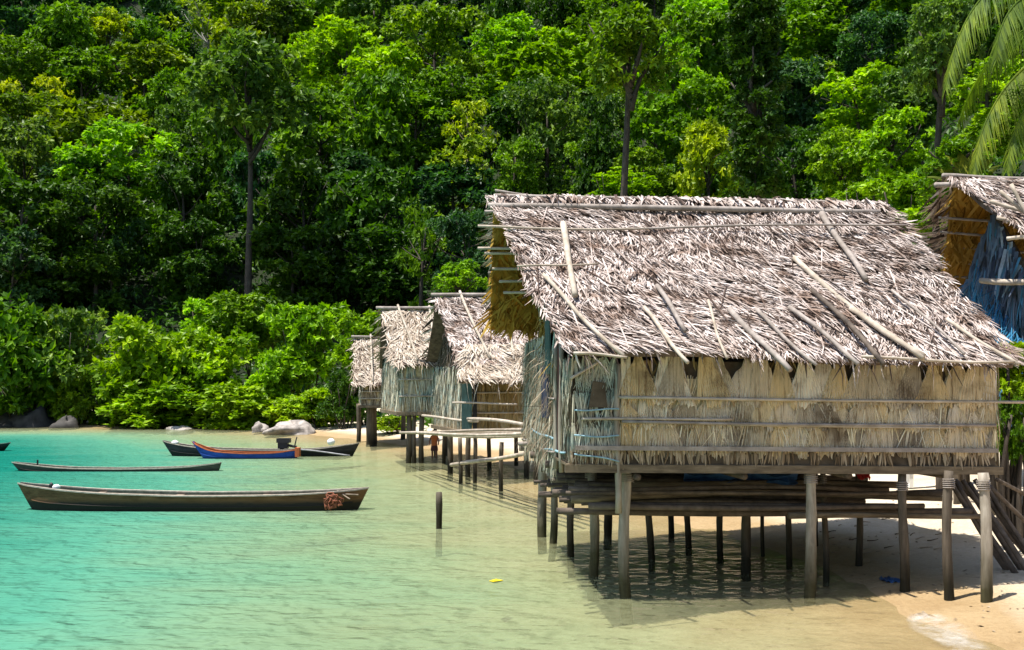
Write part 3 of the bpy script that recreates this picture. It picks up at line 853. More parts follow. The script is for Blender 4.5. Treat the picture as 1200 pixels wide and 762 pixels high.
# ---- things stored below the floor
k = 0
LOGLAB = ['longest weathered pole on the rack under the large hut', 'dark plank-like pole lying at the front of the rack under the hut', 'brown pole with its end sticking out right from the hut rack',
          'lowest dark pole under the hut, pointing past the right post', 'short thick log on the rack under the middle of the hut', 'thin pole lying along the back of the hut rack',
          'reddish pole lying on top of the pile under the hut floor', 'grey bent pole lying across the left of the hut rack']
LOGS = [(.1, 5.9, .9, 1.30, .07), (.3, 5.3, .55, 1.24, .06), (2.0, 6.05, 1.3, 1.36, .085), (3.2, 6.25, .5, 1.08, .06), (1.5, 4.0, 1.7, 1.38, .11), (.3, 5.6, 2.6, 1.34, .07), (1.0, 5.2, 1.1, 1.48, .065), (-.1, 2.9, 1.5, 1.34, .06)]
for (u0, u1, w, z, r), lb in zip(LOGS, LOGLAB):
    o = pole_obj('log', hp(u0, w, z), hp(u1, w + .12, z - .06), r * .8, M['driftwood'] if k % 3 else M['beam'], None, r * .6, wob=.014)
    tag(o, lb, 'log', 'timber stored under the large hut'); k += 1
def cloth(name, px, py, w, h, D, m, label, cat):
    mb = MB(); c = P(px, py, D)
    nx, ny = 10, 6
    V, Fc = [], []
    for j in range(ny + 1):
        for i in range(nx + 1):
            x = (i / nx - .5) * w; y = (j / ny - .5) * h
            V.append((c.x + x, c.y + .09 * math.sin(i * 1.3) + .06 * math.sin(j * 2.1), c.z - y + .03 * math.sin(i * 1.9 + j)))
    for j in range(ny):
        for i in range(nx):
            a = j * (nx + 1) + i; Fc.append((a, a + 1, a + nx + 2, a + nx + 1))
    mb.add(V, Fc); o = mb.build(name, m)
    md = o.modifiers.new('thick', 'SOLIDIFY'); md.thickness = .012
    return tag(o, label, cat)
cloth('tarpaulin', 868, 559, 1.7, .2, 16.6, M['blue_tarp'], 'dark blue tarpaulin stuffed under the floor of the large hut', 'tarpaulin')
cloth('cloth', 1012, 555, .16, .13, 16.4, M['red_cloth'], 'small red cloth hanging under the right half of the large hut floor', 'cloth')
g = ground_hit(1043, 681)
mb = MB()
for i in range(6):
    for j in range(4):
        pass
V = [(g.x + (i / 6 - .5) * .22, g.y + (j / 4 - .5) * .35, g.z + .02 + .03 * math.sin(i * 2.2 + j * 1.4)) for j in range(5) for i in range(7)]
mb.add(V, [(j * 7 + i, j * 7 + i + 1, (j + 1) * 7 + i + 1, (j + 1) * 7 + i) for j in range(4) for i in range(6)])
o = mb.build('plastic_sheet', M['blue_tarp'], None, True); tag(o, 'crumpled blue plastic sheet on the wet sand under the large hut', 'plastic sheet')
md = o.modifiers.new('thick', 'SOLIDIFY'); md.thickness = .01

# ------------------------------------------------------------------ smaller huts
def small_hut(label, Ls, Lr, z_floor, eave_px, ridge_px, D, depth, wallm, roofm, postpx, wall_y, wall_x, postr=.09, courses=11, step=.045, seed=1, back_h=None, postm='post_dark', skew=.06):
    """eave_px=(xl,xr,y), ridge_px=(xl,xr,y): front roof slope seen from the camera; wall_x=(xl,xr) wall_y=(top,bottom) front wall"""
    x0, x1 = wall_x
    root = empty('stilt_hut', P((x0 + x1) / 2, wall_y[1], D) * Vector((1, 1, 0)) if False else (P((x0 + x1) / 2, wall_y[1], D).x, D, 0), label, 'hut', HUT_GROUP)
    Dr = D + depth / 2
    rA, rB = P(ridge_px[0], ridge_px[2], Dr), P(ridge_px[1], ridge_px[2], Dr)
    eL, eR = P(eave_px[0], eave_px[2], D - .35), P(eave_px[1], eave_px[2], D - .35)
    pf = Patch(rA, rB, eR, eL, .05, seed)
    sh = Vector((-skew * depth, 0, 0))
    def bk(e): return Vector((e.x, 2 * Dr - e.y, e.z)) + sh
    pb = Patch(rB, rA, bk(eL), bk(eR), .05, seed + .5)
    rf = thatch('roof', pf, root, [roofm, M['thatch_base']], courses=courses, step=step, L=(.22, .48), W=(.022, .055), th=.1, ragged=.3, edge=.03, jitter=.4); fixp(rf)
    rb = thatch('roof', pb, root, [roofm, M['thatch_base']], courses=7, step=.09, L=(.5, .8), W=(.06, .1), th=.1, ragged=.3); fixp(rb)
    o = pole_obj('ridge_pole', rA + Vector((-.2, -.06, .1)), rB + Vector((.15, -.06, .1)), .06, M['bamboo_grey'], rf, wob=.004); fixp(o)
    for t in (.25, .7):
        q0 = Vector(pf.at(t, -.06, .12)); q1 = Vector(pf.at(t + .12 * (1 if t < .5 else -.5), .95, .1))
        o = pole_obj('roof_pole', q0, q1, .045, M['bamboo'], rf, wob=.01); fixp(o)
    zt = P(0, wall_y[0], D).z; zb = P(0, wall_y[1], D).z
    a, b = P(x0, 0, D), P(x1, 0, D); c, d_ = a + Vector((-skew * depth, depth, 0)), b + Vector((-skew * depth, depth, 0))
    kw = dict(fan=.4, per=16, width=(.02, .05), spread=.4, base_mat=M['wall_tan'])
    o = leaf_wall('wall', a, b, zb, zt, root, wallm, seed=seed + 1, **kw); fixp(o)
    o = leaf_wall('wall', c, a, zb, zt + .3, root, M['wall_teal'], seed=seed + 2, **kw); fixp(o); o['label'] = 'grey-green weathered side wall'
    o = leaf_wall('wall', b, d_, zb, zt + .3, root, M['wall_brown'], seed=seed + 3, **kw); fixp(o)
    o = leaf_wall('wall', d_, c, zb, zt + .3, root, M['wall_brown'], seed=seed + 4, **kw); fixp(o)
    # gable triangles
    for (p, q, rr, mm) in ((c, a, rA, roofm), (b, d_, rB, M['wall_brown'])):
        p3, q3 = Vector((p.x, p.y, zt + .2)), Vector((q.x, q.y, zt + .2)); mid = Vector(((p.x + q.x) / 2, (p.y + q.y) / 2, rr.z - .25))
        mb = MB(); th = Vector((.05, 0, 0))
        mb.add([tuple(v) for v in (p3, q3, mid, p3 + th, q3 + th, mid + th)], [(0, 1, 2), (5, 4, 3), (0, 3, 4, 1), (1, 4, 5, 2), (2, 5, 3, 0)], 1)
        bar = NR.dirichlet((1, 1, 1), 160); pts = bar @ np.array([list(p3), list(q3), list(mid)])
        pts[:, 0] += -.02 if p is c else .07
        blades(mb, pts, np.tile([0, 0, -1.], (160, 1)) + NR.normal(0, .25, (160, 3)), np.tile([-1., -.1, .1], (160, 1)), NR.uniform(.3, .6, 160), NR.uniform(.05, .1, 160), .04)
        o = mb.build('gable_panel', [mm, M['wall_dark']], root); fixp(o)
    for k in range(2):
        z = zb + (zt - zb) * (.33 + .36 * k)
        o = pole_obj('batten', Vector((a.x - .1, D - .08, z)), Vector((b.x + .15, D - .08, z + .03)), .03, M['bamboo'], root, wob=.003, n=6); fixp(o)
    mb = MB(); mb.box(((a.x + d_.x) / 2, D + depth / 2, zb - .06), ((b.x - a.x) / 2 + .15, 0, 0), (-skew / 2 * depth, depth / 2 + .15, 0), (0, 0, .06))
    o = mb.build('floor', M['beam'], root); fixp(o)
    for (px, py, r) in postpx:
        g = ground_hit(px, py)
        y = min(max(g.y, D - .15), D + depth + .1); x = (px - XC) * y / F
        o = pole_obj('post', (x, y, min(ground_z(x, y), 0) - .4), (x + R.uniform(-.05, .05), y, zb - .02), r, M[postm], root, r * .92, n=10); fixp(o)
    return root, pf, zb, zt


hA, pfA, _, _ = small_hut('small hut with ragged pale thatch and one thick post, farthest along the beach', 0, 0, 0, (413, 478, 452), (417, 486, 397), 51.5, 4.5, M['wall_brown'], M['thatch_cream'],
          [(435, 521, .27), (472, 512, .12), (420, 508, .12)], (452, 475), (424, 474), seed=11, courses=16, step=.03, skew=.15)
hB, pfB, zbB, ztB = small_hut('small grey-walled hut with cream thatch between the two other far huts', 0, 0, 0, (463, 536, 428), (447, 528, 364), 41.0, 4.6, M['wall_teal'], M['thatch_cream'],
          [(478, 543, .11), (486, 543, .09), (495, 543, .10), (511, 531, .08), (525, 528, .08), (520, 543, .08)], (428, 483), (470, 536), seed=21, courses=20, step=.026, skew=.26)
hC, pfC, zbC, ztC = small_hut('mid-sized hut with grey thatch and a lower shaggy porch roof, beside the large hut', 0, 0, 0, (538, 640, 428), (512, 625, 349), 35.2, 5.6, M['wall_gold'], M['thatch'],
          [(527, 555, .10), (549, 563, .09), (573, 548, .08), (605, 546, .08), (617, 560, .09)], (440, 506), (553, 632), seed=31, courses=26, step=.02, skew=.28)
# porch roof of the middle hut
pr = Patch(P(549, 404, 35.6), P(630, 404, 35.6), P(632, 447, 34.0), P(538, 447, 34.0), .05, 4.2)
o = thatch('porch_roof', pr, hC, [M['thatch_cream'], M['thatch_base']], courses=12, step=.022, L=(.25, .55), W=(.02, .05), th=.1, ragged=.5, edge=.04); fixp(o)
mb = MB(); mb.quad_slab(P(541, 450, 34.7), P(553, 450, 34.7), P(553, 503, 34.7), P(541, 503, 34.7), .05)
o = mb.build('board', M['teal_board'], hC); fixp(o)
mb = MB()
mb.quad_slab(P(554, 449, 35.05), P(559, 449, 35.05), P(559, 505, 35.05), P(554, 505, 35.05), .04); o = mb.build('doorway', M['black'], hC); fixp(o)
# right hut, seen from its end
hR = empty('stilt_hut', (9.2, 21.0, 0), 'hut at the right edge with blue sheeting on its end wall, behind the large hut', 'hut', HUT_GROUP)
rA, rB = P(1118, 210, 20.8), P(1420, 222, 22.0)
pf = Patch(rA, rB, P(1420, 400, 17.6), P(1195, 262, 19.4), .05, 6.1)
pb = Patch(rB, rA, P(1100, 335, 23.2), P(1400, 350, 24.6), .05, 6.7)
rf = thatch('roof', pf, hR, [M['thatch'], M['thatch_base']], courses=22, step=.016, L=(.2, .45), W=(.018, .04), ragged=.3); fixp(rf)
rb = thatch('roof', pb, hR, [M['thatch'], M['thatch_backlit']], courses=12, step=.03, L=(.4, .6), W=(.03, .06), ragged=.3, edge=.04, under=1500); fixp(rb)
for (x0, y0, x1, y1, D0) in ((1096, 217, 1210, 214, 20.5), (1105, 206, 1215, 210, 20.9)):
    o = pole_obj('ridge_pole', P(x0, y0, D0), P(x1, y1, D0 + .6), .05, M['bamboo_grey'], rf); fixp(o)
for (x0, y0, x1, y1, D0) in ((1160, 236, 1215, 252, 19.9), (1172, 224, 1215, 262, 19.7), (1185, 216, 1222, 290, 19.5), (1168, 255, 1215, 268, 19.6), (1180, 280, 1215, 276, 19.4)):
    o = pole_obj('roof_pole', P(x0, y0, D0), P(x1, y1, D0 - .3), .035, M['bamboo'], rf); fixp(o)
for k in range(5):
    o = pole_obj('purlin', P(1100 + k * 2, 255 + k * 17, 21.4 + k * .35), P(1200, 262 + k * 17, 21.6 + k * .35), .025, M['bamboo_grey'], rb); fixp(o)
e0, e1 = P(1122, 0, 23.0), P(1216, 0, 19.6)
o = leaf_wall('wall', e0, e1, 1.9, 4.9, hR, M['wall_blue'], tiers=((1, .6), (.75, .35), (.5, .1), (.25, -.05)), fan=.3, per=16, seed=41, spread=.5, width=(.03, .09)); fixp(o)
o['label'] = 'end wall hung with faded blue and grey sheeting'
mb = MB(); q0 = Vector((e0.x, e0.y, 4.7)); q1 = Vector((e1.x, e1.y, 4.7)); q2 = (q0 + q1) / 2 + Vector((0, 0, 1.6))
off = Vector((.05, .03, 0))
mb.add([tuple(v) for v in (q0, q1, q2, q0 + off, q1 + off, q2 + off)], [(0, 1, 2), (5, 4, 3), (0, 3, 4, 1), (1, 4, 5, 2), (2, 5, 3, 0)], 1)
bar = NR.dirichlet((1, 1, 1), 300); pts = bar @ np.array([list(q0), list(q1), list(q2)]) + np.array([-.04, -.03, 0])
blades(mb, pts, np.tile([0, 0, -1.], (300, 1)) + NR.normal(0, .2, (300, 3)), np.tile([-.8, -.5, 0], (300, 1)), NR.uniform(.3, .7, 300), NR.uniform(.04, .09, 300), .04)
o = mb.build('gable_panel', [M['wall_blue'], M['wall_dark']], hR); fixp(o)
mb = MB(); cnt = 330
t_ = NR.random(cnt); zz_ = 3.2 + 1.7 * (1 - np.abs(t_ * 2 - .7)) * NR.random(cnt)
pts = np.outer(1 - t_, list(e0)) + np.outer(t_, list(e1)); pts[:, 2] = zz_ + .6; pts += np.array([-.12, -.08, 0])
blades(mb, pts, np.tile([-.1, -.1, -1.], (cnt, 1)) + NR.normal(0, .4, (cnt, 3)), np.tile([-.8, -.5, 0.], (cnt, 1)) + NR.normal(0, .5, (cnt, 3)), NR.uniform(.3, .9, cnt), NR.uniform(.008, .02, cnt), .2)
o = mb.build('net', M['blue_net'], hR); fixp(o)
o = pole_obj('bamboo_bar', P(1150, 329, 20.9), P(1226, 331, 19.0), .055, M['bamboo'], hR); fixp(o)
e2 = Vector((e1.x + 5, e1.y + 1.2, 0)); e3 = Vector((e0.x + 5, e0.y + 1.2, 0))
o = leaf_wall('wall', e1, e2, 1.9, 3.6, hR, M['wall_brown'], seed=43, fan=.5, per=10); fixp(o)
o = leaf_wall('wall', e3, e0, 1.9, 4.0, hR, M['wall_brown'], seed=44, fan=.5, per=10); fixp(o)
mb = MB(); mb.quad_slab(Vector((e0.x, e0.y, 1.9)), Vector((e1.x, e1.y, 1.9)), Vector((e2.x, e2.y, 1.9)), Vector((e3.x, e3.y, 1.9)), .12); o = mb.build('floor', M['beam'], hR); fixp(o)
for q in (e0, e1, e2, e3, (e0 + e1) / 2):
    o = pole_obj('post', (q.x, q.y, ground_z(q.x, q.y) - .3), (q.x, q.y, 1.85), .09, M['post_dark'], hR); fixp(o)

# ------------------------------------------------------------------ walkway between the huts
wk = empty('walkway', (-.5, 35, 0), 'low bamboo walkway on thin stakes between the far huts and the large hut', 'walkway')
dk = MB()
A0, A1 = P(482, 507, 39.5), P(664, 507, 24.0)
dirv = (A1 - A0); side = Vector((dirv.y, -dirv.x, 0)).normalized()
for k in range(5):
    dk.pole(A0 + side * (k * .2 - .4), A1 + side * (k * .2 - .4) + Vector((0, 0, R.uniform(-.04, .04))), .045, .04, n=7, segs=6, wob=.006)
o = dk.build('deck', M['bamboo'], wk, True); fixp(o)
for (x0, y0, D0, x1, y1, D1, r) in ((495, 487, 38.5, 560, 494, 34.0, .06), (548, 491, 34.4, 652, 504, 25.5, .065), (530, 466 + 6, 34.3, 606, 474, 34.0, .04)):
    o = pole_obj('rail', P(x0, y0, D0), P(x1, y1, D1), r * .75, M['bamboo'], wk, wob=.008); fixp(o)
o = pole_obj('brace', P(529, 545, 34.0), P(618, 531, 27.0), .06, M['bamboo'], wk, .05, wob=.006); fixp(o)
for (px, py, ty) in ((539, 560, 507), (557, 566, 507), (588, 553, 507), (628, 558, 505)):
    g = ground_hit(px, py); D0 = g.y
    if D0 > 33.5: D0 = 33.5 - R.uniform(0, 3)
    x = (px - XC) * D0 / F; zt = 1.35
    o = pole_obj('stake', (x, D0, min(0, ground_z(x, D0)) - .3), (x, D0, zt), .06, M['post_dark'], wk, n=8); fixp(o)

# ------------------------------------------------------------------ stake, leaf, leaning poles, bench
g = ground_hit(516, 620)
o = pole_obj('mooring_stake', (g.x, g.y, -1.2), P(514.5, 577, g.y), .07, M['post_dark'], None, .065, n=10); tag(o, 'lone dark wooden stake standing in open shallow water', 'stake')
g = ground_hit(581, 682)
mb = MB(); mb.add([(g.x - .1, g.y, .012), (g.x - .03, g.y - .16, .03), (g.x + .11, g.y, .02), (g.x + .0, g.y + .14, .015), (g.x - .1, g.y, .004), (g.x - .03, g.y - .16, .02), (g.x + .11, g.y, .01), (g.x, g.y + .14, .006)],
                  [(0, 1, 2, 3), (7, 6, 5, 4), (0, 4, 5, 1), (1, 5, 6, 2), (2, 6, 7, 3), (3, 7, 4, 0)])
o = mb.build('fallen_leaf', M['yellow']); tag(o, 'single bright yellow leaf floating on the shallow water', 'leaf')
LEAN = [((1114, 566), (1183, 668)), ((1121, 566), (1192, 672)), ((1128, 563), (1200, 668)), ((1136, 566), (1210, 676)), ((1142, 562), (1214, 660)), ((1150, 560), (1222, 665)), ((1120, 563), (1206, 650)),
        ((1160, 570), (1232, 640)), ((1168, 562), (1245, 610))]
LEANLAB = ['leftmost', 'second from left', 'third from left', 'fourth from left', 'fifth from left', 'sixth from left', 'flatter one of the bundle', 'seventh from left', 'rightmost flat-lying']
for i, ((x0, y0), (x1, y1)) in enumerate(LEAN):
    g = ground_hit(x1, y1)
    top = P(x0, y0, 16.9 + .08 * i)
    o = pole_obj('leaning_pole', (g.x, g.y, g.z - .05), top, .05 - .002 * i, M['driftwood'], None, .035)
    tag(o, 'dark pole leaning under the large hut, ' + LEANLAB[i], 'pole', 'poles leaning beside the large hut')
bn = empty('bench', ground_hit(1085, 572), 'small white bench on the bright sand behind the large hut', 'bench')
g = bn.location.copy()
mb = MB(); mb.box((g.x, g.y, g.z + .42), (.5, 0, 0), (0, .15, 0), (0, 0, .03)); o = mb.build('seat', M['white'], bn); fixp(o)
for s in (-.38, .38):
    mb = MB(); mb.box((g.x + s, g.y, g.z + .2), (.045, 0, 0), (0, .13, 0), (0, 0, .189)); o = mb.build('leg', M['white'], bn); fixp(o)

# ------------------------------------------------------------------ boats
def boat(name, label, cx, D, L, beam, sheer, rake, hullm, innerm, rimm, keel=-.16, yaw=0.0, full=.5, plumb=.03):
    """sheer: list of (t, z) for the gunwale height from left end t=-1 to right end t=1"""
    c = P(cx, 0, D)
    root = empty(name, (c.x, D, 0), label, 'boat', 'wooden boats moored in the bay')
    cs, sn = math.cos(yaw), math.sin(yaw)
    ns, nf = 33, 9
    ts = np.linspace(-1, 1, ns)
    zs = np.interp(ts, [q[0] for q in sheer], [q[1] for q in sheer])
    zs = np.convolve(np.pad(zs, 2, mode='edge'), np.ones(5) / 5, 'valid')
    zs[0], zs[-1] = sheer[0][1], sheer[-1][1]
    def ring(scale, up):
        Vv = []
        for t, zg in zip(ts, zs):
            b = beam / 2 * max(plumb, (1 - abs(t) ** 2.6)) ** full * scale
            kz = keel + (0 if abs(t) < .85 else (abs(t) - .85) / .15 * .10) + up
            for j in range(nf):
                q = j / (nf - 1) * 2 - 1
                ph = abs(q)
                y = math.copysign(min(1, (1 - (1 - ph) ** 2.2)) * b, q)
                z = kz + (zg - kz) * ph ** 2.4
                zf = (z - keel) / max(.05, zg - keel)
                rk = rake[0] if t < 0 else rake[1]
                x = L / 2 * t - math.copysign(rk * (1 - zf) * abs(t) ** 6, t)
                Vv.append((c.x + x * cs - y * sn, D + x * sn + y * cs, z))
        return Vv
    def quads(flip):
        q = []
        for i in range(ns - 1):
            for j in range(nf - 1):
                a = i * nf + j; f = (a, a + 1, a + nf + 1, a + nf)
                q.append(f if flip else f[::-1])
        return q
    mb = MB(); mb.add(ring(1, 0), quads(False) + [tuple(range(nf)), tuple(range((ns - 1) * nf, ns * nf))[::-1]]); h = mb.build('hull', hullm, root, False); fixp(h)
    mb = MB(); mb.add(ring(.86, .06), quads(True)); o = mb.build('inside', innerm, h, True); fixp(o)
    mb = MB()
    Ro, Ri = ring(1.06, 0), ring(.84, .06)
    for side in (0, nf - 1):
        vs, fs = [], []
        for i in range(ns):
            a, b_ = Vector(Ro[i * nf + side]), Vector(Ri[i * nf + side])
            vs += [a + Vector((0, 0, .018)), b_ + Vector((0, 0, .018)), b_ - Vector((0, 0, .012)), a - Vector((0, 0, .012))]
        for i in range(ns - 1):
            for k in range(4):
                fs.append((i * 4 + k, i * 4 + (k + 1) % 4, (i + 1) * 4 + (k + 1) % 4, (i + 1) * 4 + k))
        fs += [(3, 2, 1, 0), tuple((ns - 1) * 4 + k for k in range(4))]
        mb.add([tuple(v) for v in vs], fs)
    o = mb.build('gunwale', rimm, h); fixp(o)
    Rs = ring(1.012, 0)
    mb = MB()
    for jx in (1, nf - 2):
        mb.tube([Vector(Rs[i * nf + jx]) for i in range(1, ns - 1)], .016, 5)
    o = mb.build('strake', hullm, h); fixp(o)
    for t in (-.55, -.1, .4):
        zq = float(np.interp(t, ts, zs)) - .07; b = beam / 2 * (1 - abs(t) ** 2.6) ** full * .84
        mb = MB(); mb.box((c.x + L / 2 * t * cs, D + L / 2 * t * sn, zq), (.09, 0, 0), (0, b, 0), (0, 0, .015)); o = mb.build('thwart', M['inner_wood'], root); fixp(o)
    return root, h


b1, h1 = boat('wooden_boat', 'long weathered dugout boat nearest the camera, with a reddish rope bundle at its right end', 227, 26.2, 8.25, 1.05, ((-1, .62), (-.86, .53), (-.55, .42), (0, .35), (.5, .37), (.8, .42), (1, .50)), (.42, .32), M['hull_wood'], M['inner_wood'], M['rim'])
mb = MB()
for k in range(20):
    cpt = P(391 + R.gauss(0, 4), 591 + R.gauss(0, 3), 25.6)
    aa = [cpt + Vector((.12 * math.cos(q) + R.uniform(-.05, .05), R.uniform(-.05, .05), .11 * math.sin(q) + R.uniform(-.05, .05))) for q in np.linspace(0, R.uniform(3, 6), 9)]
    mb.tube(aa, .016, 5)
o = mb.build('rope_bundle', M['rope_orange'], b1, True); fixp(o)
mb = MB(); mb.pole(P(372, 581, 26), P(415, 576, 26), .02); mb.pole(P(380, 578, 26.2), P(420, 580, 25.8), .018); mb.pole(P(395, 575, 26), P(410, 585, 25.8), .018); o = mb.build('sticks', M['inner_wood'], b1); fixp(o)
def lump(mb, c, r, sq=(1, 1, .7), n=7, m_=5, mi=0, amp=.2):
    vs, fs = [], []
    for i in range(m_ + 1):
        th = math.pi * i / m_
        for j in range(n):
            ph = 2 * math.pi * j / n
            k = r * (1 + R.uniform(-amp, amp))
            vs.append((c[0] + sq[0] * k * math.sin(th) * math.cos(ph), c[1] + sq[1] * k * math.sin(th) * math.sin(ph), c[2] + sq[2] * k * math.cos(th)))
    for i in range(m_):
        for j in range(n):
            fs.append((i * n + j, (i + 1) * n + j, (i + 1) * n + (j + 1) % n, i * n + (j + 1) % n))
    mb.add(vs, fs, mi)
def small(label, name, px, py, D, r, m, sq, cat):
    mb = MB(); lump(mb, P(px, py, D), r, sq, 10, 7, 0, .1); o = mb.build(name, m, None, True); return tag(o, label, cat)
small('white plastic can lying in the left end of the nearest long boat', 'bailer', 66, 571, 26.2, .085, M['white'], (1.2, .8, .8), 'bailer')
small('small black can beside the white one in the nearest long boat', 'can', 60, 570, 26.2, .075, M['black'], (.7, .7, 1.2), 'can')
b2, h2 = boat('wooden_boat', 'low slim dark dugout with pale gunwale behind the nearest long boat', 137, 37.6, 7.05, .8, ((-1, .29), (-.85, .22), (-.5, .10), (0, .07), (.5, .10), (.8, .16), (.93, .24), (1, .27)), (.35, .12), M['hull_grey'], M['inner_wood'], M['rim'], keel=-.14, plumb=.06)
mb = MB(); mb.pole(P(44, 547, 37.6), P(44, 539, 37.6), .03); mb.pole(P(41, 547, 37.5), P(47, 546, 37.5), .03); o = mb.build('mooring_cleat', M['black'], b2); fixp(o)
b3, h3 = boat('longtail_boat', 'long black boat with an outboard motor behind the blue boat', 306, 45.2, 8.0, 1.1, ((-1, .62), (-.85, .46), (-.5, .30), (0, .25), (.5, .26), (.8, .40), (1, .52)), (.5, .35), M['hull_dark'], M['inner_wood'], M['rim'])
en = MB(); c = P(332, 522, 45.1)
en.box(c, (.2, 0, 0), (0, .14, 0), (0, 0, .12)); en.box(c + Vector((.02, 0, .2)), (.27, 0, 0), (0, .17, 0), (0, 0, .09)); en.box(c + Vector((-.05, 0, -.2)), (.08, 0, 0), (0, .08, 0), (0, 0, .12))
en.pole(c + Vector((.2, 0, 0)), c + Vector((.55, 0, -.06)), .05)
o = en.build('motor', M['black'], b3); fixp(o)
o2 = pole_obj('shaft', P(352, 527, 44.6), P(410, 534, 44.2), .03, M['steel'], o); fixp(o2)
o2 = pole_obj('handle', P(345, 525, 45.0), P(348, 512, 45.0), .025, M['black'], o); fixp(o2)
mb = MB(); lump(mb, P(205, 519, 45.2), .12, (1.2, .8, .9), 10, 6); o = mb.build('white_sack', M['white'], None, True); tag(o, 'white sack lying in the left end of the black boat', 'sack')
b4, h4 = boat('wooden_boat', 'small blue boat with orange inside and stern, alongside the black boat', 288, 43.8, 4.2, .95, ((-1, .66), (-.8, .42), (-.55, .27), (0, .20), (.6, .22), (1, .34)), (.55, .12), M['hull_blue'], M['orange'], M['orange'], keel=-.1, plumb=.10)
mb = MB(); c = P(349, 527, 43.8)
mb.box(c + Vector((0, 0, -.10)), (.08, 0, 0), (0, .2, 0), (0, 0, .18)); o = mb.build('transom', M['orange'], b4); fixp(o)
b5, h5 = boat('wooden_boat', 'dark boat whose pointed bow enters at the left edge of the water', -62, 48.5, 5.5, 1.0, ((-1, .5), (-.5, .25), (0, .2), (.6, .24), (.85, .3), (1, .36)), (.4, .4), M['hull_dark'], M['inner_wood'], M['rim'])
mb = MB(); lump(mb, P(388, 518, 47.5), .17, (1, 1, .9), 12, 8, 0, .02); o = mb.build('buoy', M['white'], None, True); tag(o, 'white round float on the water by the bow of the black boat', 'buoy')

# ------------------------------------------------------------------ rocks
def rock(label, px, py, w, h, D, m, depth=None):
    c = P(px, py, D); ww = w * D / F / 2; hh = h * D / F
    vs, fs = [], []
    n, k = 18, 9
    s1, s2 = R.uniform(0, 6), R.uniform(0, 6)
    dp = depth or ww
    for i in range(k + 1):
        th = (math.pi * .62) * i / k
        for j in range(n):
            ph = 2 * math.pi * j / n
            q = 1 + .16 * math.sin(3 * ph + s1 + 2 * th) + .12 * math.sin(5 * th + 2 * ph + s2) + R.uniform(-.04, .04)
            vs.append((c.x + ww * q * math.sin(th) * math.cos(ph), c.y + dp * q * math.sin(th) * math.sin(ph), c.z - hh / 2 + hh * q * math.cos(th)))
    for i in range(k):
        for j in range(n):
            fs.append((i * n + j, (i + 1) * n + j, (i + 1) * n + (j + 1) % n, i * n + (j + 1) % n))
    mb = MB(); mb.add(vs, fs); o = mb.build('boulder', m, None, True)
    return tag(o, label, 'boulder', 'boulders along the waterline')


rock('large pale smooth boulder at the waterline right of the green bushes', 341, 500, 54, 11, 64.5, M['rock_pale'])
rock('small pale boulder touching the large pale one on its left', 304, 500, 19, 8, 67, M['rock_pale'])
rock('flat pale rock below the middle of the green shore bushes', 212, 503, 36, 6, 70.5, M['rock_pale'])
rock('rounded grey boulder at the shore left of the bright bushes', 78, 497, 32, 14, 73.5, M['rock_dark'])
rock('broad dark boulder at the left shore under the dark bush', 40, 492, 60, 26, 75.5, M['rock_dark'])
rock('tall dark boulder behind the others on the left shore', 62, 474, 50, 46, 78, M['rock_dark'])
rock('dark boulder at the left edge of the shore', 5, 495, 50, 20, 75.5, M['rock_dark'])

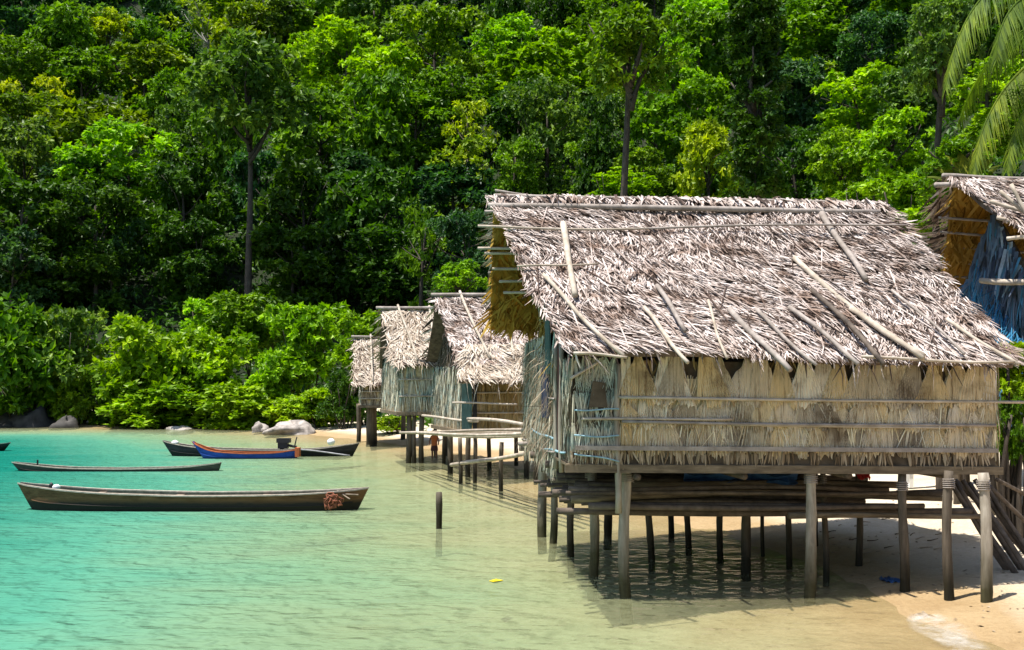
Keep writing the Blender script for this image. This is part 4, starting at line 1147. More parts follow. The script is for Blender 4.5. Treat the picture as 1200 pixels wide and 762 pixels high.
# ------------------------------------------------------------------ trees
def crown_mesh(name, seed, lobes=18, tufts=24, per=13, leaf=.075, shape='dome', wid=.5):
    rng = np.random.default_rng(seed)
    Ps, Ds, Ns, Ls = [], [], [], []
    for i in range(lobes):
        if shape == 'dome':
            z = rng.uniform(-.5, .66); rr = math.sqrt(max(.05, 1 - (z / .8) ** 2)) * rng.uniform(.3, .92); lr = rng.uniform(.15, .31)
            if i % 3 == 2: z = rng.uniform(-1.7, -.5); rr = rng.uniform(.15, .72); lr = rng.uniform(.18, .34)
        elif shape == 'pillar':
            z = rng.uniform(-2.9, 2.9); rr = rng.uniform(.15, .8) * (1 - .02 * (z + 1) ** 2); lr = rng.uniform(.18, .36)
        elif shape == 'tall':
            z = rng.uniform(-.6, .62); rr = math.sqrt(max(.05, 1 - (z / .8) ** 2)) * rng.uniform(.25, .8); lr = rng.uniform(.2, .34)
        elif shape == 'column':
            z = rng.uniform(-1.1, .8); rr = (.62 - .25 * abs(z)) * rng.uniform(.2, 1); lr = rng.uniform(.25, .4)
        elif shape == 'umbrella':
            z = rng.uniform(.0, .45); rr = rng.uniform(.1, .8); z -= .25 * rr; lr = rng.uniform(.2, .34)
        else:  # bush
            z = rng.uniform(-.75, .45); rr = rng.uniform(.1, .8) * math.sqrt(max(.1, 1 - max(0, z) ** 2)); lr = rng.uniform(.17, .34)
        an = rng.uniform(0, 2 * math.pi) if i > 2 else i * 2.1
        c = np.array([rr * math.cos(an), rr * math.sin(an), z])
        nt_ = int(tufts * (lr / .33) ** 2)
        g = nrm(rng.normal(0, 1, (nt_, 3)))
        g[:, 2] = np.where(g[:, 2] < -.35, -g[:, 2] * .6, g[:, 2])
        tc = c + g * lr * rng.uniform(.72, 1.06, (nt_, 1)) * np.array([1, 1, .8])
        gs = (g / np.linalg.norm(g, axis=1, keepdims=True))
        for t, gg in zip(tc, gs):
            k = per
            q = nrm(rng.normal(0, .75, (k, 3)) + gg * .75 + np.array([0, 0, .12]))
            q[:, 2] -= .18
            nn = nrm(gg * 1.0 + np.array([0, 0, .75]) + rng.normal(0, .32, (k, 3)))
            Ps.append(t); Ds.append(nrm(q)); Ns.append(nn); Ls.append(rng.uniform(.65, 1.35, k) * leaf)
    V, Fc = [], []
    o_ = 0
    for t, q, n, L in zip(Ps, Ds, Ns, Ls):
        k = len(L)
        sd = nrm(np.cross(q, n)); n2 = nrm(np.cross(sd, q))
        Lc = L[:, None]; w = Lc * wid * .5
        m = t + q * Lc * .5 + n2 * w * .2
        blk = np.concatenate([t[None], np.stack([m + sd * w, t + q * Lc - n2 * Lc * .2, m - sd * w], 1).reshape(-1, 3)])
        V.append(blk)
        for a in range(k):
            b = o_ + 1 + 3 * a
            Fc.append((o_, b, b + 1)); Fc.append((o_, b + 1, b + 2))
        o_ += 1 + 3 * k
    mb = MB(); mb.add(np.concatenate(V), Fc)
    o = mb.build(name, M['leaf']); me = o.data
    bpy.data.objects.remove(o)
    return me


CROWNS = {
    'dome': [crown_mesh('crown', 100 + i, 48, (30, 52, 36)[i % 3], 8, (.125, .088, .108)[i % 3], 'dome', .62) for i in range(6)],
    'column': [crown_mesh('crown', 200 + i, 38, 28, 8, .12, 'column', .55) for i in range(3)],
    'umbrella': [crown_mesh('crown', 300 + i, 24, 30, 8, .11, 'umbrella', .55) for i in range(3)],
    'bush': [crown_mesh('foliage', 400 + i, 44, 34, 8, .115, 'bush', .6) for i in range(4)],
    'pillar': [crown_mesh('crown', 700, 110, 26, 8, .15, 'pillar', .6)],
    'tall': [crown_mesh('crown', 600 + i, 40, 26, 8, .115, 'tall', .55) for i in range(2)],
    'loose': [crown_mesh('crown', 500 + i, 26, 18, 8, .13, 'dome', .5) for i in range(3)],
}
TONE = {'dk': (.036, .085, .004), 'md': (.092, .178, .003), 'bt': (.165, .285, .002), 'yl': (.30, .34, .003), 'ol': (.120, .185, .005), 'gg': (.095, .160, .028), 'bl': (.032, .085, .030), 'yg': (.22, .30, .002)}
count = {}
TREES_BUILT = []


def add_tree(name, label, px, py, w, h, kind, tone, hc=8.0, Dfix=None, group='trees on the forested hillside', trunk_mat='bark', smin=6, vis_trunk=True, cat='tree', jit=.16):
    Ds = np.arange(24, 300, .5)
    X = (px - XC) * Ds / F; Z = EYE + (YH - py) * Ds / F
    G = height(X, Ds); S = sdist(X, Ds)
    if Dfix: D = Dfix
    else:
        ok = (S > smin) & (Z - G <= hc)
        D = float(Ds[np.argmax(ok)]) if ok.any() else 200.0
    c = P(px, py, D); gz = ground_z(c.x, D)
    root = empty(name, (c.x, D, gz), label, cat, group)
    rw, rh = w * D / F / 2, h * D / F / 2 * (1.0 if kind == 'bush' else 1.15)
    i = count.get(kind, 0); count[kind] = i + 1
    me = CROWNS[kind][i % len(CROWNS[kind])]
    cr = bpy.data.objects.new('foliage' if kind == 'bush' else 'crown', me); COL.objects.link(cr); cr.parent = root
    cr.location = (0, 0, c.z - gz); cr.scale = (rw, rw * .95, rh / 3 if kind == 'pillar' else rh); cr.rotation_euler = (0, 0, R.uniform(0, 6.28))
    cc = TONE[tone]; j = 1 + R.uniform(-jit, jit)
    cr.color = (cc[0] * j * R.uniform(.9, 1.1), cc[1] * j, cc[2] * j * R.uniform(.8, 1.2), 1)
    mb = MB(); H = c.z - gz
    tr = max(.1, (.011 if kind == 'tall' else .017) * (H + rw)) if kind != 'bush' else .07
    if kind == 'bush':
        for k in range(6):
            an = k * 1.05 + R.uniform(-.3, .3); mb.pole((.1 * math.cos(an), .1 * math.sin(an), -.4), (rw * .55 * math.cos(an), rw * .55 * math.sin(an), H + rh * R.uniform(.0, .4)), .06, .025, n=6, segs=5, wob=.05)
    else:
        top = H + rh * .35
        mb.pole((0, 0, -1), (R.uniform(-.3, .3), R.uniform(-.3, .3), top), tr * 1.25, tr * .4, n=8, segs=9, wob=.03)
        for k in range(6):
            an = k * 1.05 + R.uniform(-.4, .4); z0 = max(H * .35, H - rh * (1.0 if kind == 'tall' else .55) + k * rh * .1)
            rr = rw * R.uniform(.5, .8)
            mb.pole((0, 0, z0), (rr * math.cos(an), rr * math.sin(an), H + rh * R.uniform(.0, .55)), tr * (.62 if kind == 'tall' else .42), tr * .12, n=5, segs=5, wob=.06)
    o = mb.build('stem' if kind == 'bush' else 'trunk', M[trunk_mat], None, True); o.parent = root
    TREES_BUILT.append((px, py, D))
    return root


T = [
 # px, py, w, h, kind, tone, label, options
 (28, 20, 95, 70, 'dome', 'bl', 'bluish dark tree in the top left corner of the forest', {}),
 (128, 40, 56, 46, 'dome', 'yg', 'small bright yellow-green crown among dark trees at the upper left', {}),
 (84, 30, 80, 60, 'dome', 'gg', 'grey-green crown left of the small bright yellow-green one', {}),
 (185, 22, 80, 60, 'dome', 'bl', 'dark bluish crown right of the small bright yellow-green one', {}),
 (20, 72, 80, 50, 'dome', 'md', 'mid-green crown at the left edge above the yellow-flushed tree', {}),
 (46, 122, 62, 62, 'loose', 'yl', 'tree flushed yellow at the far left of the hillside', {}),
 (100, 92, 92, 60, 'dome', 'md', 'mid-green crown right above the yellow-flushed tree on the left', {}),
 (168, 92, 100, 66, 'dome', 'ol', 'olive crown between the yellow-flushed tree and the tall pale-branched tree', {}),
 (245, 40, 100, 76, 'loose', 'ol', 'olive tree with bare pale branches showing at the top left', {'trunk_mat': 'bark_pale'}),
 (238, 112, 62, 54, 'dome', 'bt', 'bright green crown just left of the tall grey-green emergent tree', {}),
 (292, 112, 140, 116, 'tall', 'gg', 'tall grey-green tree whose long straight trunk shows above the shore bushes', {'hc': 22, 'trunk_mat': 'bark'}),
 (318, 30, 80, 56, 'dome', 'gg', 'grey-green crown at the top edge right of the pale-branched tree', {}),
 (110, 165, 120, 90, 'dome', 'ol', 'broad olive crown left of the wide bright crown on the left slope', {}),
 (150, 200, 135, 92, 'dome', 'bt', 'wide bright green crown on the left slope above the shore bushes', {}),
 (25, 190, 100, 84, 'dome', 'gg', 'grey-green glossy crown at the left edge below the yellow-flushed tree', {}),
 (30, 260, 120, 84, 'dome', 'dk', 'dark shaded tree at the left edge above the shore bush', {}),
 (110, 262, 110, 84, 'dome', 'dk', 'dark shaded tree above the gap between the two shore bush groups', {}),
 (215, 250, 100, 100, 'dome', 'dk', 'dark tree directly left of the long straight trunk', {}),
 (352, 250, 110, 110, 'dome', 'dk', 'dark tree directly right of the long straight trunk', {}),
 (376, 70, 76, 60, 'dome', 'bt', 'bright green crown right of the tall grey-green emergent tree', {}),
 (378, 165, 110, 96, 'dome', 'md', 'mid-green tree right of the tall grey-green emergent tree', {}),
 (440, 30, 92, 70, 'dome', 'gg', 'grey-green dome left of the big olive dome at the top', {}),
 (512, 62, 112, 92, 'dome', 'ol', 'big finely textured olive dome near the top centre-left', {}),
 (444, 92, 98, 62, 'dome', 'bt', 'bright-rimmed green dome below the big olive dome', {}),
 (440, 165, 104, 110, 'column', 'md', 'upright mid-green tree above the far huts', {}),
 (432, 250, 100, 100, 'dome', 'dk', 'dark tree in the shade above the two farthest huts', {}),
 (530, 112, 90, 56, 'dome', 'md', 'dark-green dome just above the yellow-lit crown', {}),
 (546, 152, 60, 62, 'loose', 'yl', 'yellow-green glowing crown left above the big roof', {}),
 (545, 205, 84, 70, 'loose', 'ol', 'olive tree below the yellow-lit crown, left of the big roof', {}),
 (495, 290, 76, 96, 'loose', 'md', 'thin mid-green tree above the grey-thatched middle hut', {}),
 (540, 331, 64, 42, 'dome', 'bt', 'small bright tree touching the left end of the big roof', {}),
 (632, 96, 112, 64, 'dome', 'bt', 'bright green dome above the rounded grey-green dome at centre', {}),
 (640, 158, 100, 104, 'dome', 'gg', 'rounded grey-green dome right of the yellow-lit crown', {}),
 (605, 200, 62, 62, 'dome', 'md', 'small mid-green tree between the yellow-lit crown and the big roof ridge', {}),
 (590, 30, 60, 100, 'column', 'dk', 'dark narrow tree at the top centre, left of two', {}),
 (655, 24, 62, 84, 'column', 'dk', 'dark narrow tree at the top centre, right of two', {}),
 (668, 62, 76, 44, 'dome', 'bt', 'small bright crown under the dark narrow trees at the top', {}),
 (740, 62, 116, 96, 'tall', 'ol', 'emergent tree with a domed crown on a thick dark trunk above the roof', {'hc': 22}),
 (690, 12, 80, 60, 'dome', 'bt', 'bright crown at the top edge left of the emergent domed tree', {}),
 (788, 96, 80, 74, 'dome', 'bt', 'bright green tree right of the emergent domed tree', {}),
 (770, 160, 86, 76, 'dome', 'md', 'mid-green tree right of the thick dark trunk above the roof', {}),
 (700, 175, 60, 90, 'column', 'dk', 'dark upright tree left of the thick dark trunk above the roof', {}),
 (724, 216, 84, 36, 'bush', 'bt', 'bright green bush right behind the middle of the roof ridge', {'cat': 'bush'}),
 (830, 32, 100, 76, 'dome', 'bt', 'bright green crown at the top, left of the vine-covered column tree', {}),
 (884, 110, 70, 190, 'pillar', 'dk', 'tall dark column tree covered in vines above the roof', {'hc': 15}),
 (828, 122, 66, 56, 'dome', 'bt', 'bright crown left of the vine-covered column tree', {}),
 (828, 190, 70, 90, 'dome', 'yg', 'vine-draped dome with a bright rim, right behind the roof ridge', {}),
 (930, 195, 90, 80, 'dome', 'dk', 'dark tree right of the vine column, behind the roof ridge', {}),
 (950, 36, 100, 60, 'dome', 'md', 'mid-green crown at the top, right of the vine-covered column tree', {}),
 (950, 96, 64, 46, 'dome', 'yg', 'yellow-green crown right of the vine-covered column tree', {}),
 (1024, 62, 84, 78, 'dome', 'bl', 'dark bluish tree in the upper right between two lighter ones', {}),
 (1004, 118, 110, 62, 'dome', 'bt', 'wide bright green crown in the right half below the dark bluish tree', {}),
 (1104, 60, 92, 110, 'tall', 'gg', 'tall grey-green tree on a straight trunk left of the palm fronds', {'hc': 16}),
 (1044, 170, 84, 70, 'dome', 'bt', 'bright dome left below the palm fronds', {}),
 (984, 190, 76, 66, 'dome', 'bt', 'bright tree behind the right end of the roof ridge', {}),
 (1160, 110, 100, 60, 'dome', 'bt', 'bright green crown between the two hanging palm fronds', {}),
 (1150, 40, 90, 70, 'dome', 'dk', 'dark tree behind the upper palm frond', {}),
 (1072, 236, 112, 84, 'bush', 'bt', 'bright leafy bush filling the gap between the big roof and the right hut', {'cat': 'bush', 'Dfix': 34}),
 (1010, 232, 60, 50, 'bush', 'bt', 'small bright bush peeking over the right end of the big roof', {'cat': 'bush', 'Dfix': 37}),
 (694, 196, 60, 60, 'dome', 'md', 'mid-green tree hiding the foot of the emergent domed tree', {'hc': 6}),
 (756, 205, 60, 50, 'dome', 'ol', 'olive low tree right of the foot of the emergent domed tree', {'hc': 6}),
 (384, 14, 84, 60, 'dome', 'md', 'mid-green crown at the top edge left of the grey-green dome', {}),
 (262, 178, 76, 110, 'column', 'md', 'upright mid-green tree just left of the long straight trunk', {}),
 (222, 160, 80, 80, 'dome', 'gg', 'grey-green tree between the wide bright crown and the tall emergent tree', {}),
 (196, 120, 70, 60, 'dome', 'md', 'mid-green crown under the olive one on the upper left slope', {}),
 (300, 230, 80, 90, 'dome', 'bl', 'shaded bluish tree behind the long straight trunk', {'hc': 6}),
 (230, 300, 90, 70, 'dome', 'dk', 'low dark tree behind the taller bush of the sunny shore group', {'hc': 5}),
 (60, 318, 90, 60, 'dome', 'dk', 'low dark tree peeking over the left-edge shore bush', {'hc': 5}),
 (1120, 200, 80, 60, 'dome', 'md', 'mid-green tree behind the gable of the right hut', {}),
]
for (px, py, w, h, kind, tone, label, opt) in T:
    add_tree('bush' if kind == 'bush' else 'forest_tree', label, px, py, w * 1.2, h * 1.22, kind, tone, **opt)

# shore bushes
B = [
 (22, 415, 130, 165, 'bush', 'md', 'big glossy green shore bush at the left edge', 75.5),
 (82, 395, 84, 110, 'bush', 'gg', 'glossy green shore bush right of the big left-edge one', 76.5),
 (96, 455, 60, 80, 'bush', 'ol', 'brownish olive low bush beside the dark boulders', 76.0),
 (170, 420, 120, 130, 'bush', 'bt', 'bright green shore bush at the left of the sunny group', 75.8),
 (238, 425, 110, 110, 'bush', 'bt', 'bright green shore bush in the middle of the sunny group', 75.4),
 (290, 368, 96, 86, 'bush', 'md', 'taller mid-green bush behind the sunny group', 80.0),
 (360, 390, 100, 110, 'bush', 'bt', 'bright green bush above the large pale boulder', 75.0),
 (428, 395, 76, 90, 'bush', 'bt', 'bright green bush left of the farthest hut roof', 68.0),
 (180, 472, 130, 66, 'bush', 'bt', 'low bright green shrub spilling to the waterline, left of two', 74.2),
 (292, 468, 118, 70, 'bush', 'bt', 'low bright green shrub spilling to the waterline, right of two', 72.8),
 (376, 470, 80, 54, 'bush', 'bt', 'low bright shrub right behind the large pale boulder', 68.5),
 (250, 372, 70, 60, 'bush', 'bt', 'small bright bush at the top of the sunny shore group', 81.0),
 (330, 440, 70, 80, 'bush', 'bt', 'bright bush just left above the large pale boulder', 73.0),
 (462, 492, 50, 22, 'bush', 'yg', 'low bright patch of shrub on the beach beneath the far huts', 60.0),
 (130, 462, 70, 80, 'bush', 'md', 'mid-green bush between the dark boulders and the sunny shore group', 76.0),
 (232, 468, 110, 60, 'bush', 'bt', 'bright low bush at the waterline in the centre of the sunny group', 74.2),
 (340, 478, 70, 40, 'bush', 'yg', 'small yellow-green shrub directly behind the large pale boulder', 70.0),
 (405, 455, 50, 74, 'bush', 'dk', 'dark shaded bush just left of the farthest hut', 66.0),
]
for (px, py, w, h, kind, tone, label, D) in B:
    add_tree('bush', label, px, py + 3, w * 1.26, h * 1.14, kind, tone, Dfix=D, group='bushes along the shore', cat='bush')
# shrub by the right hut
add_tree('bush', 'yellow-green shrub under the blue end wall of the right hut', 1186, 432, 92, 104, 'bush', 'yg', Dfix=19.0, group='bushes beside the huts', cat='bush')
add_tree('bush', 'green bush behind the right end of the leaf wall', 1190, 500, 54, 110, 'bush', 'md', Dfix=18.6, group='bushes beside the huts', cat='bush')

# the rest of the forest: fill what lies between
ZONES = [(0, 150, 'above the slim boat'), (150, 300, 'above the black boat'), (300, 450, 'above the pale boulder'), (450, 620, 'above the far huts'), (620, 800, 'above the big roof, left half'),
         (800, 980, 'above the big roof, right half'), (980, 1130, 'above the roof gap'), (1130, 1210, 'behind the palm')]
used = {}
tn = {'dk': 'dark green', 'md': 'mid-green', 'bt': 'bright green', 'ol': 'olive', 'gg': 'grey-green', 'bl': 'dark bluish', 'yg': 'yellow-green'}
kn = {'dome': 'round-crowned', 'column': 'upright', 'loose': 'loose-crowned', 'umbrella': 'flat-crowned'}
FILL = []
for row, (yy, stp) in enumerate(((-40, 74), (2, 82), (55, 104), (135, 116), (225, 112), (300, 105))):
    x = -20 + (row % 2) * 40
    while x < 1225:
        FILL.append((row, x + R.uniform(-14, 14), yy + R.uniform(-12, 12)))
        x += stp
RN = ['on the topmost ridge', 'in the top row', 'high on the slope', 'halfway up the slope', 'low on the slope', 'in the shade at the forest edge']
for row, x, y in FILL:
    if row >= 4 and 560 < x < 1150: continue
    if row == 5 and not (-30 < x < 560): continue
    near = any(abs(px - x) < 26 and abs(py - y) < 22 for px, py, _ in TREES_BUILT)
    if near: continue
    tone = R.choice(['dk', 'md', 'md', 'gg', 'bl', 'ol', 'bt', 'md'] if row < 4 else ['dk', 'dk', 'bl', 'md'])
    kind = R.choice(['dome', 'dome', 'dome', 'column', 'loose'])
    zone = next((n for a, b, n in ZONES if a <= x < b), 'beyond the left edge' if x < 0 else 'behind the palm')
    key = (row, zone, tone, kind)
    lab = f'{tn[tone]} {kn[kind]} tree {RN[row]} {zone}'
    k = used.get(lab, 0); used[lab] = k + 1
    lab = lab.replace(' at the forest edge', '')
    if k: lab += ', ' + ['', 'right twin', 'third twin'][min(k, 2)]
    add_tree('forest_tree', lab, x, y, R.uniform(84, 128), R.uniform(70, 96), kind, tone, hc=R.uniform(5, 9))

# undergrowth on the forest floor
cnt = 26000
gx = NR.uniform(-110, 95, cnt); gy = NR.uniform(36, 200, cnt)
s_ = sdist(gx, gy)
keep = (s_ > 4.5) & (np.abs(gx) < .52 * gy)
gx, gy = gx[keep], gy[keep]
mb = MB()
per = 9
bx = np.repeat(gx, per) + NR.normal(0, .6, len(gx) * per); by = np.repeat(gy, per) + NR.normal(0, .45, len(gx) * per)
bz = height(bx, by) + NR.uniform(.05, 1, len(bx)) ** 1.5 * np.repeat(NR.uniform(.4, 3.2, len(gx)), per)
n_ = len(bx)
leaves(mb, np.stack([bx, by, bz], 1), NR.normal(0, 1, (n_, 3)) + [0, 0, .5], NR.normal(0, .5, (n_, 3)) + [0, 0, 1], NR.uniform(.4, .85, n_), NR.uniform(.2, .42, n_))
o = mb.build('undergrowth', M['leaf']); o.color = (.032, .085, .008, 1); tag(o, 'dark leafy undergrowth covering the forest floor', 'undergrowth', kind='stuff')

# ------------------------------------------------------------------ palm
palm_c = P(1285, 20, 24.0)
palm = empty('coconut_palm', (palm_c.x + .4, 24.4, ground_z(palm_c.x + .4, 24.4)), 'coconut palm whose long fronds hang in from the top right corner', 'palm')
o = pole_obj('trunk', (palm.location.x, palm.location.y, palm.location.z - .5), palm_c, .19, M['bark'], palm, .12, n=10, wob=.02, segs=14); fixp(o)


def frond(pts, width=.75, tone=(.15, .16, .03)):
    pts = [Vector(p) for p in pts]
    fine = []
    for t in np.linspace(0, 1, 40):
        n = len(pts) - 1; q = [p.copy() for p in pts]
        while len(q) > 1:
            q = [q[i].lerp(q[i + 1], t) for i in range(len(q) - 1)]
        fine.append(q[0])
    mb = MB(); mb.tube(fine, [.035 * (1 - .8 * i / 39) for i in range(40)], 6)
    Pp, Dd, Nn, Ll, Ww = [], [], [], [], []
    for i in range(5, 39):
        t = (fine[min(39, i + 1)] - fine[i - 1]).normalized(); sd = t.cross(Vector((0, 0, 1))).normalized(); up = sd.cross(t)
        for s in (-1, 1):
            for r_ in range(4):
                f = (i - 5) / 34; L = width * (math.sin(math.pi * (f * .85 + .12)) ** .6) * R.uniform(.8, 1.15)
                d = sd * s * R.uniform(.35, .75) + t * R.uniform(.3, .6) + Vector((0, 0, -1)) * R.uniform(1.0, 1.7)
                Pp.append(list(fine[i] + (fine[min(39, i + 1)] - fine[i]) * (r_ / 4))); Dd.append(list(d)); Nn.append(list(up + sd * s * .5)); Ll.append(L); Ww.append(R.uniform(.016, .028))
    blades(mb, Pp, Dd, Nn, Ll, Ww, .08)
    o = mb.build('frond', M['frond'], palm); fixp(o)
    o.color = (*tone, 1)


C0 = palm_c
frond([C0, P(1240, -50, 23.4), P(1160, -60, 23.0), P(1120, 20, 22.6), P(1108, 105, 22.4)], .95, (.095, .145, .02))
frond([C0, P(1250, -10, 22.8), P(1200, -40, 22.2), P(1165, 20, 21.8), P(1168, 70, 21.7)], .9, (.075, .12, .018))
frond([C0, P(1260, 50, 23.2), P(1190, 60, 22.6), P(1150, 120, 22.2), P(1140, 205, 22.0)], .95, (.11, .15, .022))
frond([C0, P(1270, 70, 23.0), P(1225, 80, 22.4), P(1188, 120, 22.0), P(1180, 200, 21.8)], .9, (.095, .14, .02))
for k in range(11):
    an = -1.2 + k * .52; el = R.uniform(.2, .9); L = R.uniform(3.6, 4.4)
    d = Vector((math.cos(an), math.sin(an), 0))
    if d.x < -.3 and d.y < .9 and abs(d.y) < .75: continue
    frond([C0, C0 + d * L * .4 + Vector((0, 0, L * .35 * el)), C0 + d * L * .8 + Vector((0, 0, L * .2 * el)), C0 + d * L + Vector((0, 0, -L * .35))], .8, (.10, .16, .025))
# small fan of palm leaf over the right hut roof
sp = empty('young_palm', (P(1134, 200, 24).x, 24.0, ground_z(P(1134, 200, 24).x, 24.0)), 'yellowish young palm sprouting above the ridge of the right hut', 'palm')
o = pole_obj('trunk', (sp.location.x, 24, sp.location.z - .3), P(1138, 222, 24.0), .08, M['bark'], sp, .05); fixp(o)
for k in range(7):
    an = -1.2 + k * .4
    c0 = P(1138, 220, 24.0); tip = c0 + Vector((math.sin(an) * .65, R.uniform(-.3, .3), math.cos(an) * .65))
    mb = MB(); mb.tube([c0, c0.lerp(tip, .5), tip], [.015, .012, .006], 5)
    pp = [list(c0.lerp(tip, q)) for q in np.linspace(.25, 1, 16) for _ in range(2)]
    dd = [list((tip - c0).normalized() + Vector((s * .6, 0, -.3))) for _ in range(16) for s in (-1, 1)]
    blades(mb, pp, dd, [[0, -1, .3]] * 32, [.3] * 32, [.03] * 32, .05)
    o = mb.build('frond', M['frond'], sp); o.color = (.16, .18, .03, 1); fixp(o)

# ------------------------------------------------------------------ child wading behind the posts
def person(px, py, D, hgt):
    c = P(px, py, D); s = hgt / 1.2
    root = empty('person', (c.x, D, 0), 'child in an orange top wading in the shallows under the far huts', 'person')
    z0 = -.12
    J = [(0, 0, .62), (0, .0, .80), (0, .01, .98), (0, .0, 1.05), (0, -.02, 1.15), (.07, 0, .58), (.08, -.02, .34), (.08, .02, .05), (.08, -.08, .02), (-.07, 0, .58), (-.09, .06, .34), (-.09, .1, .05), (-.09, .0, .02),
         (.13, 0, .97), (.19, -.02, .78), (.17, -.12, .62), (-.13, 0, .97), (-.20, 0, .78), (-.18, -.1, .62), (0, -.02, 1.2)]
    E = [(0, 1), (1, 2), (2, 3), (3, 4), (4, 19), (0, 5), (5, 6), (6, 7), (7, 8), (0, 9), (9, 10), (10, 11), (11, 12), (2, 13), (13, 14), (14, 15), (2, 16), (16, 17), (17, 18)]
    Rr = [.09, .085, .09, .04, .085, .065, .05, .035, .028, .065, .05, .035, .028, .045, .032, .025, .045, .032, .025, .06]
    me = bpy.data.meshes.new('body'); me.from_pydata([(x * s, y * s, z * s + z0) for x, y, z in J], E, [])
    o = bpy.data.objects.new('body', me); COL.objects.link(o); o.parent = root
    me.materials.append(M['skin'])
    md = o.modifiers.new('skin', 'SKIN')
    for v, r in zip(me.skin_vertices[0].data, Rr): v.radius = (r * s, r * s)
    me.skin_vertices[0].data[0].use_root = True
    o.modifiers.new('sub', 'SUBSURF').render_levels = 2
    def shell(name, rows, m):
        mb = MB(); n = 14; vs, fs = [], []
        for (z, rx, ry) in rows:
            for k in range(n):
                a = 2 * math.pi * k / n; vs.append((rx * s * math.cos(a), ry * s * math.sin(a), z * s + z0))
        for i in range(len(rows) - 1):
            for k in range(n): fs.append((i * n + k, i * n + (k + 1) % n, (i + 1) * n + (k + 1) % n, (i + 1) * n + k))
        mb.add(vs, fs); q = mb.build(name, m, None, True); q.parent = root
        return q
    shell('shirt', [(.60, .13, .11), (.72, .125, .105), (.86, .13, .11), (.97, .15, .10), (1.01, .10, .08), (1.03, .05, .05)], M['shirt'])
    shell('shorts', [(.38, .155, .10), (.5, .15, .11), (.63, .125, .105)], M['shorts'])
    mb = MB(); lump(mb, (0, .012 * s, 1.2 * s + z0), .092 * s, (1, 1.02, .85), 12, 8, 0, .03); q = mb.build('hair', M['hair'], None, True); q.parent = root
    return root


person(509, 520, 44.6, 1.15)

# ------------------------------------------------------------------ foam where a wavelet runs up the sand
def foam():
    m, nt, b = mat('foam')
    n1 = noise(nt, coords(nt), 2.6, 10, .72)
    a = ramp(nt, n1, ((.38, (0, 0, 0)), (.85, (.6, .6, .6))))
    b.inputs['Base Color'].default_value = (.8, .8, .78, 1); b.inputs['Roughness'].default_value = .6
    at = nd(nt, 'ShaderNodeAttribute', attribute_name='edge')
    ml = nt.nodes.new('ShaderNodeMath'); ml.operation = 'MULTIPLY'
    nt.links.new(a, ml.inputs[0]); nt.links.new(at.outputs['Fac'], ml.inputs[1])
    nt.links.new(ml.outputs[0], b.inputs['Alpha'])
    V, Fc = [], []
    pl = [(1068, 728, 12), (1082, 720, 34), (1090, 728, 60), (1100, 738, 70), (1118, 750, 60), (1136, 762, 50), (1150, 778, 40), (1172, 800, 30)]
    for (x, y, w) in pl:
        for k in range(7):
            g = ground_hit(x + w * (k / 6 - .5), y + 2 * math.sin(k * 1.7))
            V.append((g.x, g.y, max(g.z, ground_z(g.x, g.y), 0) + .012))
    for i in range(len(pl) - 1):
        for k in range(6):
            q = i * 7 + k; Fc.append((q, q + 7, q + 8, q + 1))
    mb = MB(); mb.add(V, Fc); o = mb.build('foam', m, None, True)
    e = o.data.attributes.new('edge', 'FLOAT', 'POINT'); e.data.foreach_set('value', [min(1, 2.2 * (1 - abs(2 * (i % 7) / 6 - 1))) * (.3 if i < 7 else 1) for i in range(len(V))]); tag(o, 'patch of white foam where a small wave meets the sand', 'foam', kind='stuff')


foam()
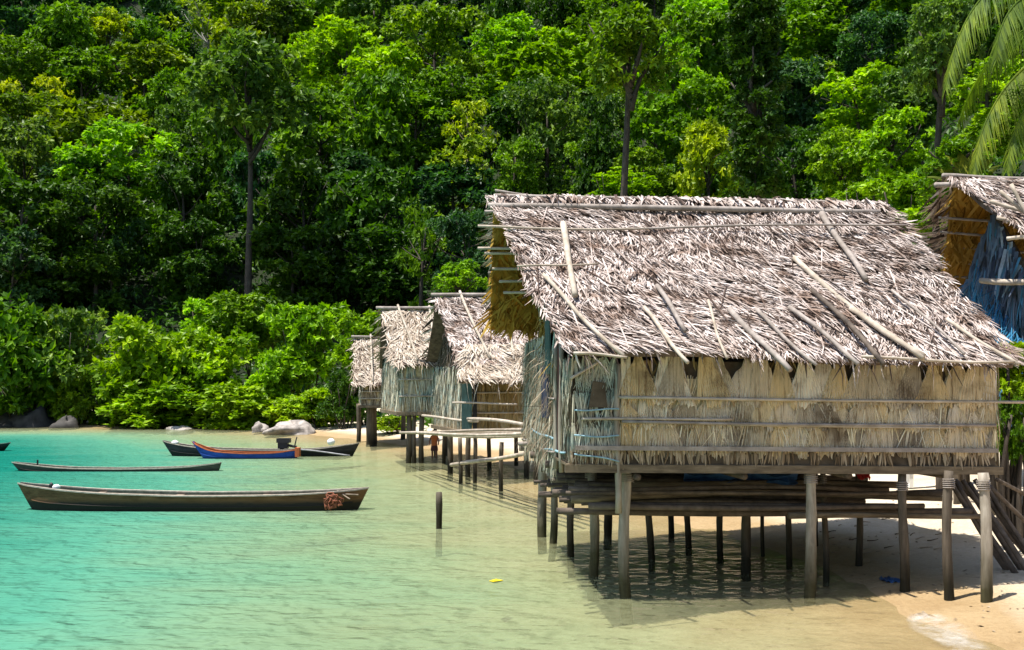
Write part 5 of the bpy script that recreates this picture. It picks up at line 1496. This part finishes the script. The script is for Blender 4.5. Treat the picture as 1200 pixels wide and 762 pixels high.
# twigs and wrack on the beach
mb = MB()
for k in range(34):
    g = ground_hit(R.uniform(960, 1100), R.uniform(602, 650))
    an = R.uniform(-.5, .5); L = R.uniform(.06, .26)
    mb.pole((g.x, g.y, g.z + .015), (g.x + L * math.cos(an), g.y + L * math.sin(an), g.z + .03 + .03 * R.random()), .012, .006, n=5, segs=4, wob=.08)
lp = []
while len(lp) < 150:
    g = ground_hit(R.uniform(980, 1215), R.uniform(566, 755))
    if g.z > .03: lp.append([g.x, g.y, g.z + .012])
n_ = len(lp)
leaves(mb, lp, NR.normal(0, 1, (n_, 3)) * [1, 1, .1], NR.normal(0, .25, (n_, 3)) + [0, 0, 1], NR.uniform(.04, .11, n_), NR.uniform(.02, .05, n_))
o = mb.build('beach_debris', M['wall_brown']); tag(o, 'scattered twigs and dry leaves on the sand around the large hut', 'debris', kind='stuff')

# ------------------------------------------------------------------ light, sky, camera
SUN_EL, SUN_AZ = 73.0, -112.0        # azimuth from +Y (away from the camera) towards +X
el, az = math.radians(SUN_EL), math.radians(SUN_AZ)
sd = Vector((math.cos(el) * math.sin(az), math.cos(el) * math.cos(az), math.sin(el)))
ld = bpy.data.lights.new('sun', 'SUN'); ld.energy = 5.0; ld.angle = math.radians(.5); ld.color = (1, .955, .88)
lo = bpy.data.objects.new('sun', ld); COL.objects.link(lo); lo.rotation_euler = sd.to_track_quat('Z', 'Y').to_euler(); lo.location = (0, 0, 60)
w = bpy.data.worlds.new('World'); scene.world = w; w.use_nodes = True
nt = w.node_tree
sky = nt.nodes.new('ShaderNodeTexSky'); sky.sky_type = 'NISHITA'; sky.sun_disc = False
sky.sun_elevation = el; sky.sun_rotation = az
nt.links.new(sky.outputs[0], nt.nodes['Background'].inputs[0]); nt.nodes['Background'].inputs[1].default_value = .13

cam = bpy.data.cameras.new('camera'); co = bpy.data.objects.new('camera', cam); COL.objects.link(co)
co.location = (0, 0, EYE); co.rotation_euler = (math.pi / 2, 0, 0)
cam.sensor_width = 36; cam.lens = 36 * F / 1200; cam.shift_y = (YH - 381) / 1200
cam.clip_end = 1500
scene.camera = co
scene.view_settings.view_transform = 'Standard'; scene.view_settings.look = 'None'
scene.view_settings.exposure = 0.85; scene.view_settings.gamma = 1
cy = scene.cycles
cy.max_bounces = 6; cy.diffuse_bounces = 3; cy.glossy_bounces = 2; cy.transmission_bounces = 3; cy.transparent_max_bounces = 8
cy.caustics_reflective = False; cy.caustics_refractive = False
cy.use_denoising = True
cy.sample_clamp_indirect = 6
